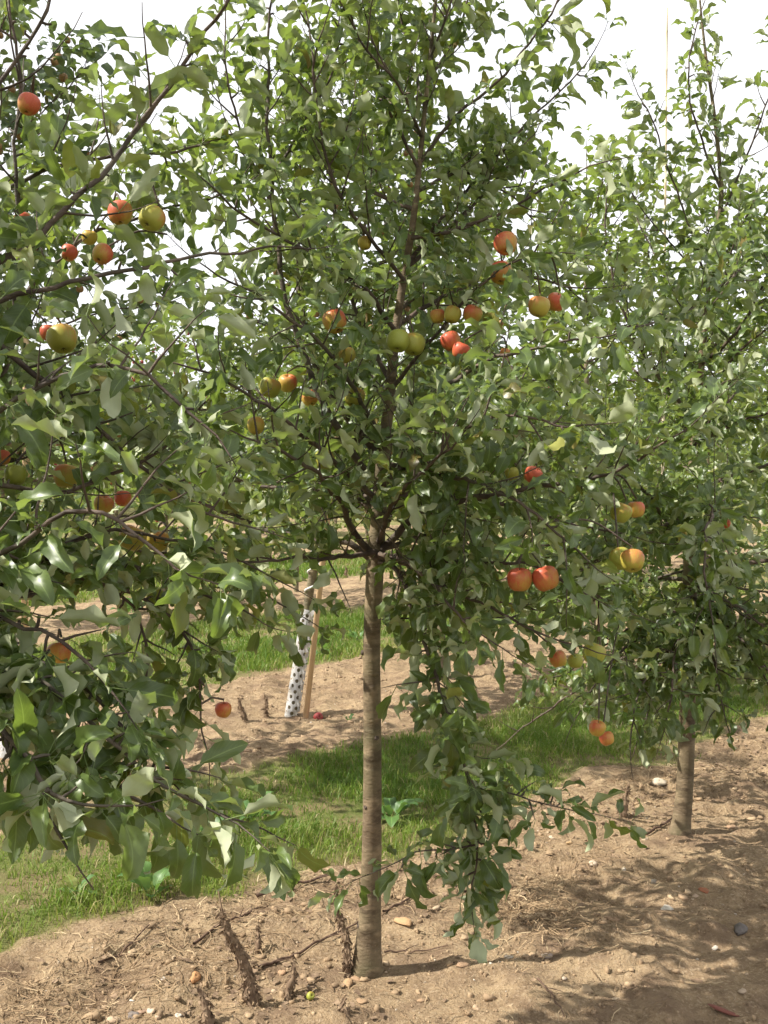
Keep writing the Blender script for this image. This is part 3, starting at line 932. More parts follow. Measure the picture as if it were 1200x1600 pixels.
# ------------------------------------------------------------------ apples: (px, py, depth, radius px, blush, green, label)
GA = 'apples hanging in the near apple trees'
APPLES = [
    (97, 530, 2.35, 23, .35, .75, 'large green apple with orange cheek, highest fully visible at left edge', .2),
    (45, 163, 2.15, 17, .95, .1, 'red apple near the top left corner under pale leaves', .1),
    (237, 341, 2.35, 20, .3, .8, 'green apple with orange sides hanging against the sky at upper left', .9),
    (188, 333, 2.5, 19, .75, .4, 'orange apple half behind a pale leaf at upper left', .3),
    (36, 345, 2.3, 13, .85, .1, 'small pinkish red apple at the far left among upper leaves', .2),
    (108, 395, 2.4, 13, .95, .2, 'small red apple left of the orange one in the upper left cluster', .6),
    (160, 397, 2.35, 16, .8, .3, 'orange red apple at the right of the upper left cluster', .1),
    (140, 371, 2.55, 12, .2, .3, 'small yellow apple on top of the upper left cluster', .4),
    (104, 744, 2.3, 20, .45, .5, 'yellow apple with orange cheek at left, above the red pair', .05),
    (24, 743, 2.2, 17, .05, .95, 'plain green apple at the left edge hanging under a dark twig', .2),
    (162, 788, 2.45, 15, .55, .3, 'dull orange apple left of a red one at lower left', .5),
    (192, 779, 2.5, 13, 1.0, .1, 'bright red apple half hidden at lower left', .2),
    (206, 841, 2.4, 21, .5, .6, 'green apple with red patch, left of a pair below the red apple', .0),
    (246, 845, 2.45, 18, .2, .5, 'yellow green apple at the right of the lower left pair', .3),
    (92, 1021, 2.2, 19, .6, .4, 'orange apple showing its eye above the left foreground leaves', .7),
    (349, 1109, 2.35, 13, .95, .15, 'red apple at the bottom tip of the dark hanging branch', .1),
    (400, 665, 2.75, 14, .15, .35, 'golden yellow apple hanging alone left of the fork', .45),
    (422, 606, 2.8, 17, .08, .85, 'green apple left of the fork above the golden one', .8),
    (450, 599, 2.9, 15, .45, .5, 'orange green apple touching the green one left of the fork', .3),
    (484, 622, 2.95, 13, .6, .3, 'small orange apple beside the left limb of the centre tree', .6),
    (554, 621, 2.9, 16, .05, .8, 'green apple between the two left limbs of the centre tree', .9),
    (507, 718, 2.85, 16, .1, .9, 'green apple hanging in front of the pale stake above the fork', .5),
    (523, 502, 2.8, 19, .75, .4, 'orange red apple with dark eye left of the centre leader', .1),
    (543, 555, 2.9, 13, .4, .6, 'small orange green apple below the one with dark eye', .3),
    (622, 533, 2.75, 18, .02, 1.0, 'green apple in front of the leader, left of a touching pair', .7),
    (646, 538, 2.8, 18, .05, .9, 'green apple of the leader pair, right and behind', .2),
    (704, 533, 2.75, 16, .8, .3, 'orange red apple behind a bright red one right of the leader', .3),
    (720, 548, 2.7, 14, 1.0, .0, 'bright red apple right of the leader below the row of three', .0),
    (684, 494, 2.85, 12, .7, .3, 'small orange apple, left of the row of three', .4),
    (707, 492, 2.8, 14, .1, .7, 'yellow green apple, middle of the row of three', .6),
    (738, 491, 2.8, 15, .5, .6, 'green apple with red top, right of the row of three', .2),
    (783, 427, 2.8, 18, .7, .4, 'orange apple with red top hanging under the highest red apple', .15),
    (790, 381, 2.8, 18, .9, .2, 'highest red apple of the centre tree, partly behind a leaf', .1),
    (842, 479, 2.75, 17, .5, .45, 'orange apple against the sky, left of a touching pair', .9),
    (869, 472, 2.8, 15, .7, .2, 'deep orange apple against the sky, right of a touching pair', .1),
    (789, 552, 2.75, 8, .9, .2, 'tiny red apple among leaves right of the centre', .1),
    (833, 743, 2.65, 15, .85, .2, 'orange red apple sitting above the long right limb', .1),
    (800, 740, 2.75, 11, .1, .8, 'small green apple left of the red one above the right limb', .4),
    (812, 906, 2.45, 20, .95, .35, 'bright red apple, left of the eye-catching pair at right', .12),
    (853, 904, 2.45, 21, 1.0, .25, 'bright red apple, right of the eye-catching pair at right', .05),
    (970, 873, 2.6, 18, .05, .9, 'green apple half behind a yellow one at right', .6),
    (988, 876, 2.5, 19, .35, .6, 'yellow apple with pink cheek in front of a green one', .1),
    (970, 801, 2.75, 17, .1, .9, 'green apple hanging in shade high above the yellow pair', .5),
    (994, 796, 2.8, 14, .75, .3, 'orange apple behind the shaded green one at right', .1),
    (872, 1030, 2.7, 14, .5, .4, 'dull orange apple at the bottom of the right crown', .6),
    (928, 1021, 2.6, 18, .1, .9, 'yellow green apple at the bottom right of the centre crown', .2),
    (899, 1033, 2.75, 12, .05, .95, 'green apple half hidden between two others at the crown bottom', .2),
    (933, 1138, 3.1, 13, .45, .2, 'orange yellow apple of a small pair over the grass at right', .1),
    (948, 1154, 3.15, 12, .85, .15, 'orange red apple of the small pair over the grass', .1),
    (1133, 818, 3.6, 8, .85, .2, 'small red apple in the crown of the right tree', .1),
    (570, 380, 2.9, 11, .3, .5, 'small yellow green apple left of the leader high up', .2),
    (3, 715, 2.2, 13, .7, .3, 'orange apple cut by the left edge of the photo', .2),
    (75, 520, 2.5, 13, .9, .2, 'red apple mostly hidden left of the large green one', .2),
]


def lathe(profile, k, lump=0.0, seed=0):
    rng = random.Random(seed)
    ph = [rng.uniform(0, 6.28) for _ in range(3)]
    v, q, t = [], [], []
    n = len(profile)
    for i, (r, z) in enumerate(profile):
        for j in range(k):
            a = 2 * math.pi * j / k
            f = 1 + lump * (math.sin(2 * a + ph[0]) * .5 + math.sin(3 * a + ph[1]) * .3 + .5 * math.sin(5 * a + ph[2]) * (1 if i < n / 3 else .2))
            v.append((r * f * math.cos(a), r * f * math.sin(a), z * (1 + lump * .6 * math.sin(a + ph[1]))))
    for i in range(n - 1):
        for j in range(k):
            q.append((i * k + j, i * k + (j + 1) % k, (i + 1) * k + (j + 1) % k, (i + 1) * k + j))
    return v, q


# profile of an apple of radius 1, from the eye (bottom) to the stalk hollow (top)
AP = [(.03, -.70), (.10, -.72), (.2, -.80), (.33, -.865), (.5, -.85), (.68, -.74), (.84, -.52), (.95, -.22), (1.0, .08), (.98, .36), (.88, .62), (.7, .79), (.5, .86), (.32, .83), (.17, .70), (.06, .55), (.02, .5)]
APPLE_ME = []
for k in range(5):
    v, q = lathe(AP, 20, .045, 900 + k)
    APPLE_ME.append(np_mesh('apple_body', v, q, None, M['apple']))
v, q, t = tube_arrays([Vector((0, 0, .5)), Vector((.02, .01, .75)), Vector((.06, .02, 1.0)), Vector((.12, .0, 1.25))], [.045, .035, .035, .06], 6)
STALK_ME = np_mesh('apple_stalk', [p[:] for p in v], q, t, M['stalk'])
v, f = [], []
for k in range(5):
    a = k * 1.2566
    o = len(v)
    v += [(.03 * math.cos(a - 1.2), .03 * math.sin(a - 1.2), -.70), (.03 * math.cos(a + 1.2), .03 * math.sin(a + 1.2), -.70), (.13 * math.cos(a + .25), .13 * math.sin(a + .25), -.80), (.2 * math.cos(a), .2 * math.sin(a), -.86), (.13 * math.cos(a - .25), .13 * math.sin(a - .25), -.80)]
    f += [(o, o + 1, o + 2, o + 4), (o + 4, o + 2, o + 3, o + 3)]
CALYX_ME = bpy.data.meshes.new('apple_calyx')
CALYX_ME.from_pydata(v, [], [tuple(dict.fromkeys(x)) for x in f])
CALYX_ME.materials.append(M['calyx'])

ra = random.Random(88)
cam_p = np.array((0, 0, EYE))
anchors = []
for ti, t in enumerate(FRONT):
    anchors += [(ti, p) for p in t.anchor]
AN = np.array([p[:] for _, p in anchors])


def place_apple(pos, r, blush, green, label, turn, tilt, group=GA, loose=False):
    e = empty('apple', pos, label, 'apple', group)
    e.rotation_euler = tilt
    e.scale = (r, r, r)
    bo = link('apple_body', ra.choice(APPLE_ME), e)
    bo.color = (blush, green, turn, 1)
    # object coordinates of the skin are in apple radii
    link('stalk', STALK_ME, e)
    link('calyx', CALYX_ME, e)
    return e


spurs = {0: [], 1: [], 2: [], 3: []}
for (px, py, Y, rp, blush, green, label, turn) in APPLES:
    c = at(px, py, Y)
    r = rp * Y / F
    # the eye of the apple (its -z) points down and a little outwards
    tilt = (ra.uniform(-.75, .1) if rp > 15 else ra.uniform(-.4, .4), ra.uniform(-.45, .45), ra.uniform(0, 6.28))
    eul = Matrix.Rotation(tilt[1], 4, 'Y') @ Matrix.Rotation(tilt[0], 4, 'X') @ Matrix.Rotation(tilt[2], 4, 'Z')
    place_apple(c, r, blush, green, label, turn, eul.to_euler())
    top = c + (eul.to_3x3() @ Vector((.12, 0, 1.25))) * r
    dd = np.linalg.norm(AN - np.array(top[:]), axis=1) + np.where(AN[:, 2] < top.z, .12, 0)
    ti, ap = anchors[int(np.argmin(dd))]
    mid_ = (top + ap) / 2 + Vector((0, 0, .15 * (top - ap).length))
    spurs[ti].append((resample([ap, mid_, top], .02), None))
    # leaves cut around each apple, and most on its line of sight from camera
    cn_ = np.array(c[:])
    tocam = cam_p - cn_
    tocam /= np.linalg.norm(tocam)
    for t in FRONT:
        m = t.lv.mid()
        d = m - cn_
        al = d @ tocam
        pr = np.linalg.norm(d - al[:, None] * tocam, axis=1)
        dc = np.linalg.norm(cam_p - cn_)
        kill = (np.linalg.norm(d, axis=1) < r + .03) | ((al > 0) & (pr < r * .75 * np.clip(1 - al / dc, .2, 1) + (.03 if px < 460 else .021)) & (np.random.RandomState(int(px * 7 + py)).rand(len(al)) < (.94 if px < 460 and py > 500 else .78)))
        t.lv.alive &= ~kill
for ti, sp_ in spurs.items():
    for P, _ in sp_:
        n = len(P)
        FRONT[ti].twigs.append((P, [.0026] * n, 5, 0))

# leaves cut in image pixel windows: bare stem, open ground between the crowns
for t, zlim in ((T0, None), (T1, None), (T2, None)):
    m = t.lv.mid()
    px, py, yc = project(m)
    free = t.lv.FL == 0
    stem = (px > 548) & (px < 612) & (py > 905) & (yc < 3.1)
    gap_ = (px > 395) & (px < 600) & (py > 955)
    t.lv.alive &= ~(stem & free) & ~(gap_ & free)
    rk = np.random.RandomState(17)
    u_ = rk.rand(len(px))
    # thinner growth towards the tops, and centre tree's heart cleared by image pixels
    t.lv.alive &= ~(u_ < np.clip((m[:, 2] - 2.5) / 1.0, 0, .08) * (1 if t is not T2 else .7))
    if t is T0:
        t.lv.alive &= ~((rk.rand(len(px)) < .04) & free)
    clump = vnoise(m[:, 0] + m[:, 1] * .7, m[:, 2], .22, 77)
    t.lv.alive &= ~((clump < (-.29 if t is T0 else -.38)) & free & (m[:, 2] > 1.75))
    fork = (py > 790) & (py < 925) & (np.abs(px - 588) < 62) & (yc < 3.08)
    t.lv.alive &= ~(fork & (rk.rand(len(px)) < .8))
    if t is T0:
        opening = (px > 30) & (px < 250) & (py > 915) & (py < 1000)
        t.lv.alive &= ~(opening & (rk.rand(len(px)) < .68))
    heart = (py > 560) & (py < 870) & (np.abs(px - (588 + (870 - py) * .09)) < 42) & (yc < 3.0)
    arms = (py > 570) & (py < 760) & (np.abs(px - (580 - (745 - py) * .62)) < 30) & (yc < 2.9)
    lx = np.interp(py, [-200, 0, 170, 350, 530, 620, 700], [700, 681, 664, 645, 617, 609, 599])
    ax_ = np.interp(py, [-60, 120, 330, 420, 500, 575], [426, 418, 428, 438, 455, 484])
    line = ((np.abs(px - lx) < 20) & (yc < 3.0) & (py < 600)) | ((np.abs(px - ax_) < 17) & (yc < 2.85) & (py < 575))
    t.lv.alive &= ~(line & (rk.rand(len(px)) < .6))
    t.lv.alive &= ~((heart | arms) & (rk.rand(len(px)) < .62))
    if t is T1:
        t.lv.alive &= ~((px > 548) & (px < 600) & (py > 905) & (py < 1290))

# ------------------------------------------------------------------ which leaves become objects of their own: the largest ones in view
ids_all, verts_all, polys_all = [], [], []
o = 0
simple = leaf_shape(2, 1, .3, .7, 0, 1, False, .27)
for ti, t in enumerate(FRONT):
    ids = np.where(t.lv.alive)[0]
    L, N = t.lv.LA[ids], t.lv.NA[ids]
    R = np.stack([L, np.cross(N, L), N], 1) * t.lv.S[ids][:, None, None]
    W = np.einsum('vi,nij->nvj', simple[0], R) + t.lv.P[ids][:, None, :]
    verts_all += [tuple(x) for x in W.reshape(-1, 3)]
    qq = (simple[1][None] + (np.arange(len(ids)) * len(simple[0]))[:, None, None] + o).reshape(-1, 4)
    polys_all += [tuple(int(i) for i in x) for x in qq]
    o += len(ids) * len(simple[0])
    ids_all += [(ti, int(i)) for i in ids]
bvh = BVHTree.FromPolygons(verts_all, polys_all)
NQ = len(simple[1])
best = {k: [] for k in range(4)}
cv = Vector(cam_p)
for n_, (ti, i) in enumerate(ids_all):
    lv = FRONT[ti].lv
    m = Vector(lv.P[i] + lv.LA[i] * lv.S[i] * .5)
    px, py, yc = project(np.array(m[:]))
    if not (0 < px < 1200 and 0 < py < 1600 and yc > .2): continue
    d = (m - cv)
    hit = bvh.ray_cast(cv, d.normalized(), d.length + .05)
    if hit[2] is not None and hit[2] // NQ != n_: continue
    face = abs(Vector(lv.NA[i]).dot(d.normalized()))
    best[ti].append(((lv.S[i] / d.length) ** 2 * (.25 + face), i))

LEAF_ME = []
for k, (v, q, uv) in enumerate(NEAR_LEAVES):
    LEAF_ME.append(np_mesh('leaf', v, q, None, M['leaf'], True, {'tint': np.zeros(len(v))}, uv))


def finish_tree(t, base, lead, rs, name, label, n_leaf, sides=22, group=None):
    root = empty(name, base, label, 'tree', group)
    link('trunk', trunk_mesh('trunk', lead, rs, base, M['bark'], sides), root)
    brs = []
    for P, rr, k, lump in t.limbs:
        brs.append(link('branch', tubes_mesh('branch', [(P, rr, k, lump)], M['branch'], base), root))
    tag(link('twigs', tubes_mesh('twigs', t.twigs, M['branch'], base), root), kind='stuff')
    ti = FRONT.index(t)
    top = sorted(best[ti], reverse=True)[:n_leaf]
    sel = t.lv.alive.copy()
    for _, i in top:
        sel[i] = False
        L, N = Vector(t.lv.LA[i]), Vector(t.lv.NA[i])
        S = N.cross(L)
        sc = t.lv.S[i]
        p = Vector(t.lv.P[i]) - base
        li_ = t.lv.limb[i]
        o_ = link('leaf', LEAF_ME[t.lv.K[i]], brs[li_] if li_ >= 0 else root)
        o_.matrix_basis = Matrix(((L.x * sc, S.x * sc, N.x * sc, p.x), (L.y * sc, S.y * sc, N.y * sc, p.y), (L.z * sc, S.z * sc, N.z * sc, p.z), (0, 0, 0, 1)))
    tag(link('foliage', leaves_mesh('foliage', t.lv, sel, t.shapes, M['leaf'], base), root), kind='stuff')
    print("TREE", label[:30], 'leaves', int(t.lv.alive.sum()), 'visible', len(best[ti]))
    return root


GT = 'apple trees of the front row'
root1 = finish_tree(T1, B1, lead1, RS1, 'apple_tree', 'slender apple tree with tall bare stem standing in the middle of the photo', 300, 26, GT)
trunk1 = [o for o in root1.children if o.name.startswith('trunk')][0]
v, q = lathe([(.3, -.9), (.85, -.55), (1.0, 0), (.85, .5), (.55, .8), (.4, .62), (.05, .55)], 12, .12, 4)
KNOT_ME = np_mesh('knot', v, q, None, M['branch'])
for z, a, r_ in ((1.13, 2.9, .007), (.97, 3.2, .009), (.72, 5.2, .008), (.5, 3.9, .007), (.33, 5.6, .009), (1.2, 4.9, .008), (.14, 3.3, .010)):
    i = min(range(len(lead1)), key=lambda j: abs(lead1[j].z - z))
    k_ = link('knot', KNOT_ME, trunk1, lead1[i] - B1 + Vector((math.cos(a), math.sin(a), 0)) * (.0265 if z > .2 else .031))
    k_.scale = (r_, r_, r_ * .9)
    k_.rotation_euler = Vector((math.cos(a), math.sin(a), .4)).to_track_quat('Z', 'Y').to_euler()
RS0 = [(-.06, .045), (.1, .033), (1.3, .027), (2.0, .014), (3.2, .003)]
finish_tree(T0, B0, lead0, RS0, 'apple_tree', 'nearest apple tree, its stem out of view, branches reaching in from the left', 300, 18, GT)
RS2 = [(-.06, .055), (0.0, .046), (.06, .037), (.2, .034), (1.1, .03), (1.5, .022), (2.2, .013), (3.6, .003)]
finish_tree(T2, B2, lead2, RS2, 'apple_tree', 'apple tree at right with short bare stem on open soil', 300, 20, GT)
finish_tree(T3, B3, lead3, RS0, 'apple_tree', 'apple tree showing only leaves at the right edge behind the right tree', 120, 14, GT)


# ------------------------------------------------------------------ background orchard trees
def far_tree(seed, h, stem, n, len0, len1, gap, shapes, leafmat, leaf, lat_len, sp, fruit=None, sides=(8, 4, 3), n_ros=(4, 6), lat=.5):
    t = Tree(seed, leaf, sides)
    lead = resample([Vector((0, 0, -.05)), Vector((.01, .01, stem * .6)), Vector((.03, 0, stem)), Vector((.05, .03, h * .7)), Vector((.04, .05, h))], .05)
    t.zmin = stem * .75
    t.auto(lead, stem, h * .93, n, len0, len1, gap, lat_len=lat_len, sp=sp, n_ros=n_ros, lat=lat)
    t.shoot(lead[-1], UP.copy(), .25, .003, sp=sp)
    t.lv.arrays(shapes, seed)
    trunk = trunk_mesh('trunk', lead, [(-.05, .036), (.1, .03), (stem, .026), (h * .7, .012), (h, .003)], Vector((0, 0, 0)), M['bark_back'], 12)
    br = [tubes_mesh('branch', [x], M['branch']) for x in t.limbs]
    tw = tubes_mesh('twigs', t.twigs, M['branch'])
    fo = leaves_mesh('foliage', t.lv, t.lv.alive, shapes, leafmat, (0, 0, 0))
    fr = None
    if fruit:
        cnt, rr, mat = fruit
        r_ = random.Random(seed + 1)
        VV, QQ = [], []
        for p in r_.sample(t.anchor, min(cnt, len(t.anchor))):
            v, q = lathe([(.1, -.9), (.6, -.75), (.95, -.2), (.9, .4), (.5, .85), (.1, .9)], 7)
            o = len(VV)
            R = rr * r_.uniform(.8, 1.2)
            VV += [(p.x + a * R, p.y + b_ * R, p.z - R * 1.4 + c * R) for a, b_, c in v]
            QQ += [tuple(i + o for i in f) for f in q]
        fr = np_mesh('fruit', VV, QQ, None, mat)
    return dict(trunk=trunk, branch=br, twigs=tw, foliage=fo, fruit=fr)


def plant(proto, name, loc, rotz, sc, label, group, cat='tree', lean=0.0, branches=True):
    r = empty(name, loc, label, cat, group)
    r.rotation_euler = (0, lean, rotz) if not lean else (Matrix.Rotation(lean, 4, 'Y') @ Matrix.Rotation(rotz, 4, 'Z')).to_euler()
    r.scale = (sc, sc, sc)
    link('trunk', proto['trunk'], r)
    for m in proto['branch']:
        link('branch', m, r)
    tag(link('twigs', proto['twigs'], r), kind='stuff')
    tag(link('foliage', proto['foliage'], r), kind='stuff')
    if proto['fruit']: tag(link('fruit', proto['fruit'], r), kind='stuff')
    return r


ROW2A = far_tree(301, 4.15, 1.35, 30, 1.1, .5, .05, MID_LEAVES, M['leaf_dark'], (.07, .11), (.12, .36), .032, (90, .022, M['brown_fruit']))
ROW2B = far_tree(302, 3.3, 1.0, 26, 1.1, .4, .06, MID_LEAVES, M['leaf_back'], (.075, .115), (.12, .36), .032)
ROW3A = far_tree(303, 3.2, .9, 22, 1.25, .45, .075, FAR_LEAVES, M['leaf_back'], (.09, .14), (.15, .4), .045, (120, .02, M['crab']))
ROW3B = far_tree(304, 3.3, .9, 22, 1.25, .45, .075, FAR_LEAVES, M['leaf_back'], (.09, .14), (.15, .4), .045)


def row(d, s, base_d=None):
    x, y = V[0] * d + U[0] * s, V[1] * d + U[1] * s
    return Vector((x, y, float(gh(x, y))))


G2 = 'orchard trees of the second row'
GT0 = ground_at(456, 1104)
step2 = Vector((U[0] * 1.75, U[1] * 1.75, 0))


def on_ground(p):
    return Vector((p.x, p.y, float(gh(p.x, p.y))))


p20, p21, p22, p23, p24 = GT0, on_ground(GT0 - step2 * 1.07), on_ground(GT0 + step2 * .8), on_ground(GT0 + 1.9 * step2), on_ground(GT0 + 3 * step2)
plant(ROW2A, 'orchard_tree', p20, 1.0, 1.0, 'dark leaved tree with brown fruit rising from the white perforated guard', G2, lean=.15)
plant(ROW2A, 'orchard_tree', p21, 3.4, .97, 'dark leaved tree with brown fruit behind the top left corner leaves', G2)
plant(ROW2B, 'orchard_tree', p22, .3, 1.2, 'green orchard tree just behind the right half of the centre tree', G2)
plant(ROW2B, 'orchard_tree', p23, 2.5, 1.28, 'green orchard tree behind, between the centre tree and the right tree', G2)
plant(ROW2B, 'orchard_tree', p24, 4.4, 1.0, 'green orchard tree directly behind the crown of the right tree', G2)
G3 = 'trees of the far orchard rows'
LF = 'leafy green tree in the far orchard rows, hardly distinct from its neighbours'
rp = random.Random(4)
for k in range(8):
    plant(ROW3A if k in (0, 1, 3) else ROW3B, 'orchard_tree', row(10.2 + rp.uniform(-.2, .2), 3.8 + 2.15 * k), rp.uniform(0, 6.28), rp.uniform(.92, 1.05), LF, G3)
for k in range(8):
    plant(ROW3B, 'orchard_tree', row(15.6 + rp.uniform(-.2, .2), 5.5 + 2.9 * k), rp.uniform(0, 6.28), rp.uniform(1.1, 1.3), LF, G3)
for k in range(9):
    plant(ROW3B if k % 3 else ROW3A, 'orchard_tree', row(21.5, 8 + 3.4 * k), rp.uniform(0, 6.28), rp.uniform(1.25, 1.5), LF, G3)

# far wood closing the view
lv = Leaves()
rw = random.Random(12)
for k in range(16000):
    a = rw.uniform(-.62, .72)
    dist = rw.uniform(38, 50)
    x, y = dist * math.sin(a), dist * math.cos(a)
    hmax = 5.2 + 1.3 * float(vnoise(x, y, 5.0, 31)) * 2 + .9 * float(vnoise(x, y, 1.4, 32))
    z = hmax * (1 - rw.random() ** 2.0 * .95)
    L = Vector((rw.gauss(0, 1), rw.gauss(0, 1), rw.gauss(-.2, .6))).normalized()
    N = UP + rvec(rw, .6)
    N = (N - L * N.dot(L)).normalized()
    lv.add((x, y, z), L, N, rw.uniform(.35, .6), rw.random() * .9)
lv.arrays(FAR_LEAVES, 5)
tag(link('distant_wood', leaves_mesh('distant_wood', lv, lv.alive, FAR_LEAVES, M['leaf_back'], (0, 0, 0))), 'line of green trees closing the view far behind the orchard', 'trees', kind='stuff')


# ------------------------------------------------------------------ perforated guards and stakes of the second row
def guard_mesh(R=.047, H=.68, cols=6, rows=19):
    v, f = [], []
    cw, ch = 2 * math.pi / cols, H / rows

    def pt(a, z):
        return (R * math.cos(a), R * math.sin(a), z)
    for r in range(rows):
        off = .5 * cw * (r % 2)
        for c in range(cols):
            a0, z0 = c * cw + off, r * ch
            o = len(v)
            sq = [(0, 0), (.25, 0), (.5, 0), (.75, 0), (1, 0), (1, .5), (1, 1), (.75, 1), (.5, 1), (.25, 1), (0, 1), (0, .5)]
            for (i, j) in sq: v.append(pt(a0 + i * cw, z0 + j * ch))
            for (i, j) in sq:
                dx, dy = i - .5, j - .5
                l = math.hypot(dx, dy)
                v.append(pt(a0 + (.5 + dx / l * .25) * cw, z0 + (.5 + dy / l * .35) * ch))
            for k in range(12):
                n = (k + 1) % 12
                f.append((o + k, o + n, o + 12 + n, o + 12 + k))
    # plain rims
    for z0, z1 in ((-.015, 0), (H, H + .02)):
        o = len(v)
        for k in range(24):
            a = 2 * math.pi * k / 24
            v.append(pt(a, z0)); v.append(pt(a, z1))
        for k in range(24):
            n = (k + 1) % 24
            f.append((o + 2 * k, o + 2 * n, o + 2 * n + 1, o + 2 * k + 1))
    # wall thickness
    n = len(v)
    v += [(x * .965, y * .965, z) for x, y, z in v]
    f += [tuple(i + n for i in reversed(x)) for x in f]
    return v, f


gv, gf = guard_mesh()
GUARD = np_mesh('tree_guard', gv, gf, None, M['guard'], False)
prof = [(.0005, -.1), (.019, -.1), (.019, 2.1), (.018, 2.19), (.012, 2.2), (.0005, 2.2)]
v, q = lathe(prof, 10, .03, 5)
STAKE = np_mesh('wooden_stake', v, q, None, M['stake'])
sv = []
for i in range(90):
    a = i * .42
    sv.append(Vector((.033 * math.cos(a), .033 * math.sin(a), .75 + i * .0085)))
SPIRAL = tubes_mesh('spiral_guard', [(sv, [.008] * 90, 5, 0)], M['tie'])
GS = 'guards and stakes of the second row'
for k, (p, ln) in enumerate(((p20, .15), (p21, .0))):
    g = link('tree_guard', GUARD, None, p)
    g.rotation_euler = (0, ln + .01, 0)
    tag(g, ['white perforated plastic trunk guard leaning right beside a pale stake', 'white perforated trunk guard mostly hidden by leaves at the left edge', 'white perforated trunk guard hidden behind the hanging branch'][k], 'trunk guard', GS)
    st = link('wooden_stake', STAKE, None, on_ground(p + Vector((.095, -.06, 0))))
    st.rotation_euler = (0, .11 if k == 0 else .02, 0)
    tag(st, ['pale round wooden stake leaning beside the white perforated guard', 'pale wooden stake mostly hidden by leaves at the left edge', 'pale wooden stake hidden behind the hanging branch'][k], 'stake', GS)
    s_ = link('spiral_guard', SPIRAL, None, p)
    s_.rotation_euler = (0, .15 if k == 0 else 0, 0)
    tag(s_, ['whitish spiral guard wound round the upper stem above the perforated guard', 'whitish spiral guard on the stem at the left edge', 'whitish spiral guard on the stem behind the hanging branch'][k], 'spiral guard', GS)

# tall cane behind the right tree
c0 = on_ground(Vector(((1035 - 600) / F * 8.2, 8.2, 0)))
ctop = at(1034, 12, 8.2)
hh = ctop.z - c0.z
prof, z = [(.0005, -.05), (.014, -.05)], 0.0
while z < hh - .3:
    w = .014 - .006 * z / hh
    prof += [(w, z), (w, z + .27), (w * 1.18, z + .285), (w, z + .3)]
    z += .3
prof += [(.007, hh), (.0005, hh)]
v, q = lathe(prof, 8)
cane = link('bamboo_cane', np_mesh('bamboo_cane', v, q, None, M['cane']), None, c0)
tag(cane, 'thin straight bamboo cane rising into the sky left of the right tree', 'cane')


# ------------------------------------------------------------------ grass
def in_view(x, y, mx=260):
    px = 600 + F * x / np.maximum(y, .3)
    return (px > -mx) & (px < 1200 + mx)


def scatter(n, x0, x1, y0, y1, seed):
    r = np.random.RandomState(seed)
    return r.uniform(x0, x1, n), r.uniform(y0, y1, n), r


def blades(x, y, r, h, w, lean, tint):
    n = len(x)
    z = gh(x, y) - .004
    a = r.uniform(0, 6.283, n)
    fx, fy = np.cos(a), np.sin(a)
    b_ = r.uniform(0, 6.283, n)
    lx, ly = np.cos(b_) * lean * h, np.sin(b_) * lean * h
    W = w * .5
    P = np.zeros((n, 5, 3))
    P[:, 0] = np.stack([x - fx * W, y - fy * W, z], -1)
    P[:, 1] = np.stack([x + fx * W, y + fy * W, z], -1)
    mx_, my_ = x + lx * .35, y + ly * .35
    P[:, 2] = np.stack([mx_ + fx * W * .8, my_ + fy * W * .8, z + h * .6], -1)
    P[:, 3] = np.stack([mx_ - fx * W * .8, my_ - fy * W * .8, z + h * .6], -1)
    P[:, 4] = np.stack([x + lx, y + ly, z + h * np.sqrt(np.maximum(.15, 1 - lean ** 2 * .5))], -1)
    i = np.arange(n)[:, None] * 5
    return P.reshape(-1, 3), i + np.array([[0, 1, 2, 3]]), i + np.array([[3, 2, 4]]), np.repeat(tint, 5)


def grass(name, d0, d1, s0, s1, n, hmul, w, seed, label):
    r = np.random.RandomState(seed)
    d, s = r.uniform(d0 - .3, d1 + .3, n), r.uniform(s0, s1, n)
    edge = np.clip(np.minimum(d - d0 + .1, d1 - d + .1) / .45, 0, 1)
    x, y = V[0] * d + U[0] * s, V[1] * d + U[1] * s
    m = soil_mask(x, y)
    tuft = vnoise(x, y, .35, 41) + .5 * vnoise(x, y, .12, 42)
    keep = in_view(x, y) & (y > 1.2) & (r.rand(n) < .25 + .75 * edge) & (r.rand(n) > m * 1.02) & (r.rand(n) < .85 + 1.3 * tuft)
    x, y, m, tuft = x[keep], y[keep], m[keep], tuft[keep]
    k = len(x)
    h = hmul * (.35 + 1.0 * r.rand(k) ** 2.2 + 1.3 * np.clip(tuft, -.2, .6)) * (1 - .5 * m)
    tint = np.clip(.30 + .5 * (vnoise(x, y, .8, 43) + .6 * vnoise(x, y, .2, 44)) + r.normal(0, .16, k) + (r.rand(k) < .16) * .5 + m * .35 + (1 - edge[keep]) * .28, 0, 1)
    P, Q, T, tt = blades(x, y, r, np.maximum(h, .015), w * r.uniform(.6, 1.3, k), r.uniform(.1, 1.15, k), tint)
    tag(link(name, np_mesh(name, P, Q, T, M['grass'], False, {'tint': tt})), label, 'grass', kind='stuff')
    print(name, k)


grass('grass', 3.0, 4.2, -1.2, 8.5, 190000, .05, .004, 51, 'short green grass strip between the front row and the second row')
grass('grass', 6.25, 8.8, 1.0, 12.5, 120000, .066, .007, 52, 'bright green grass strip behind the white guard')
grass('grass', 11.3, 14.6, 2, 20, 60000, .1, .014, 53, 'green grass strip in the distance behind the third soil strip')

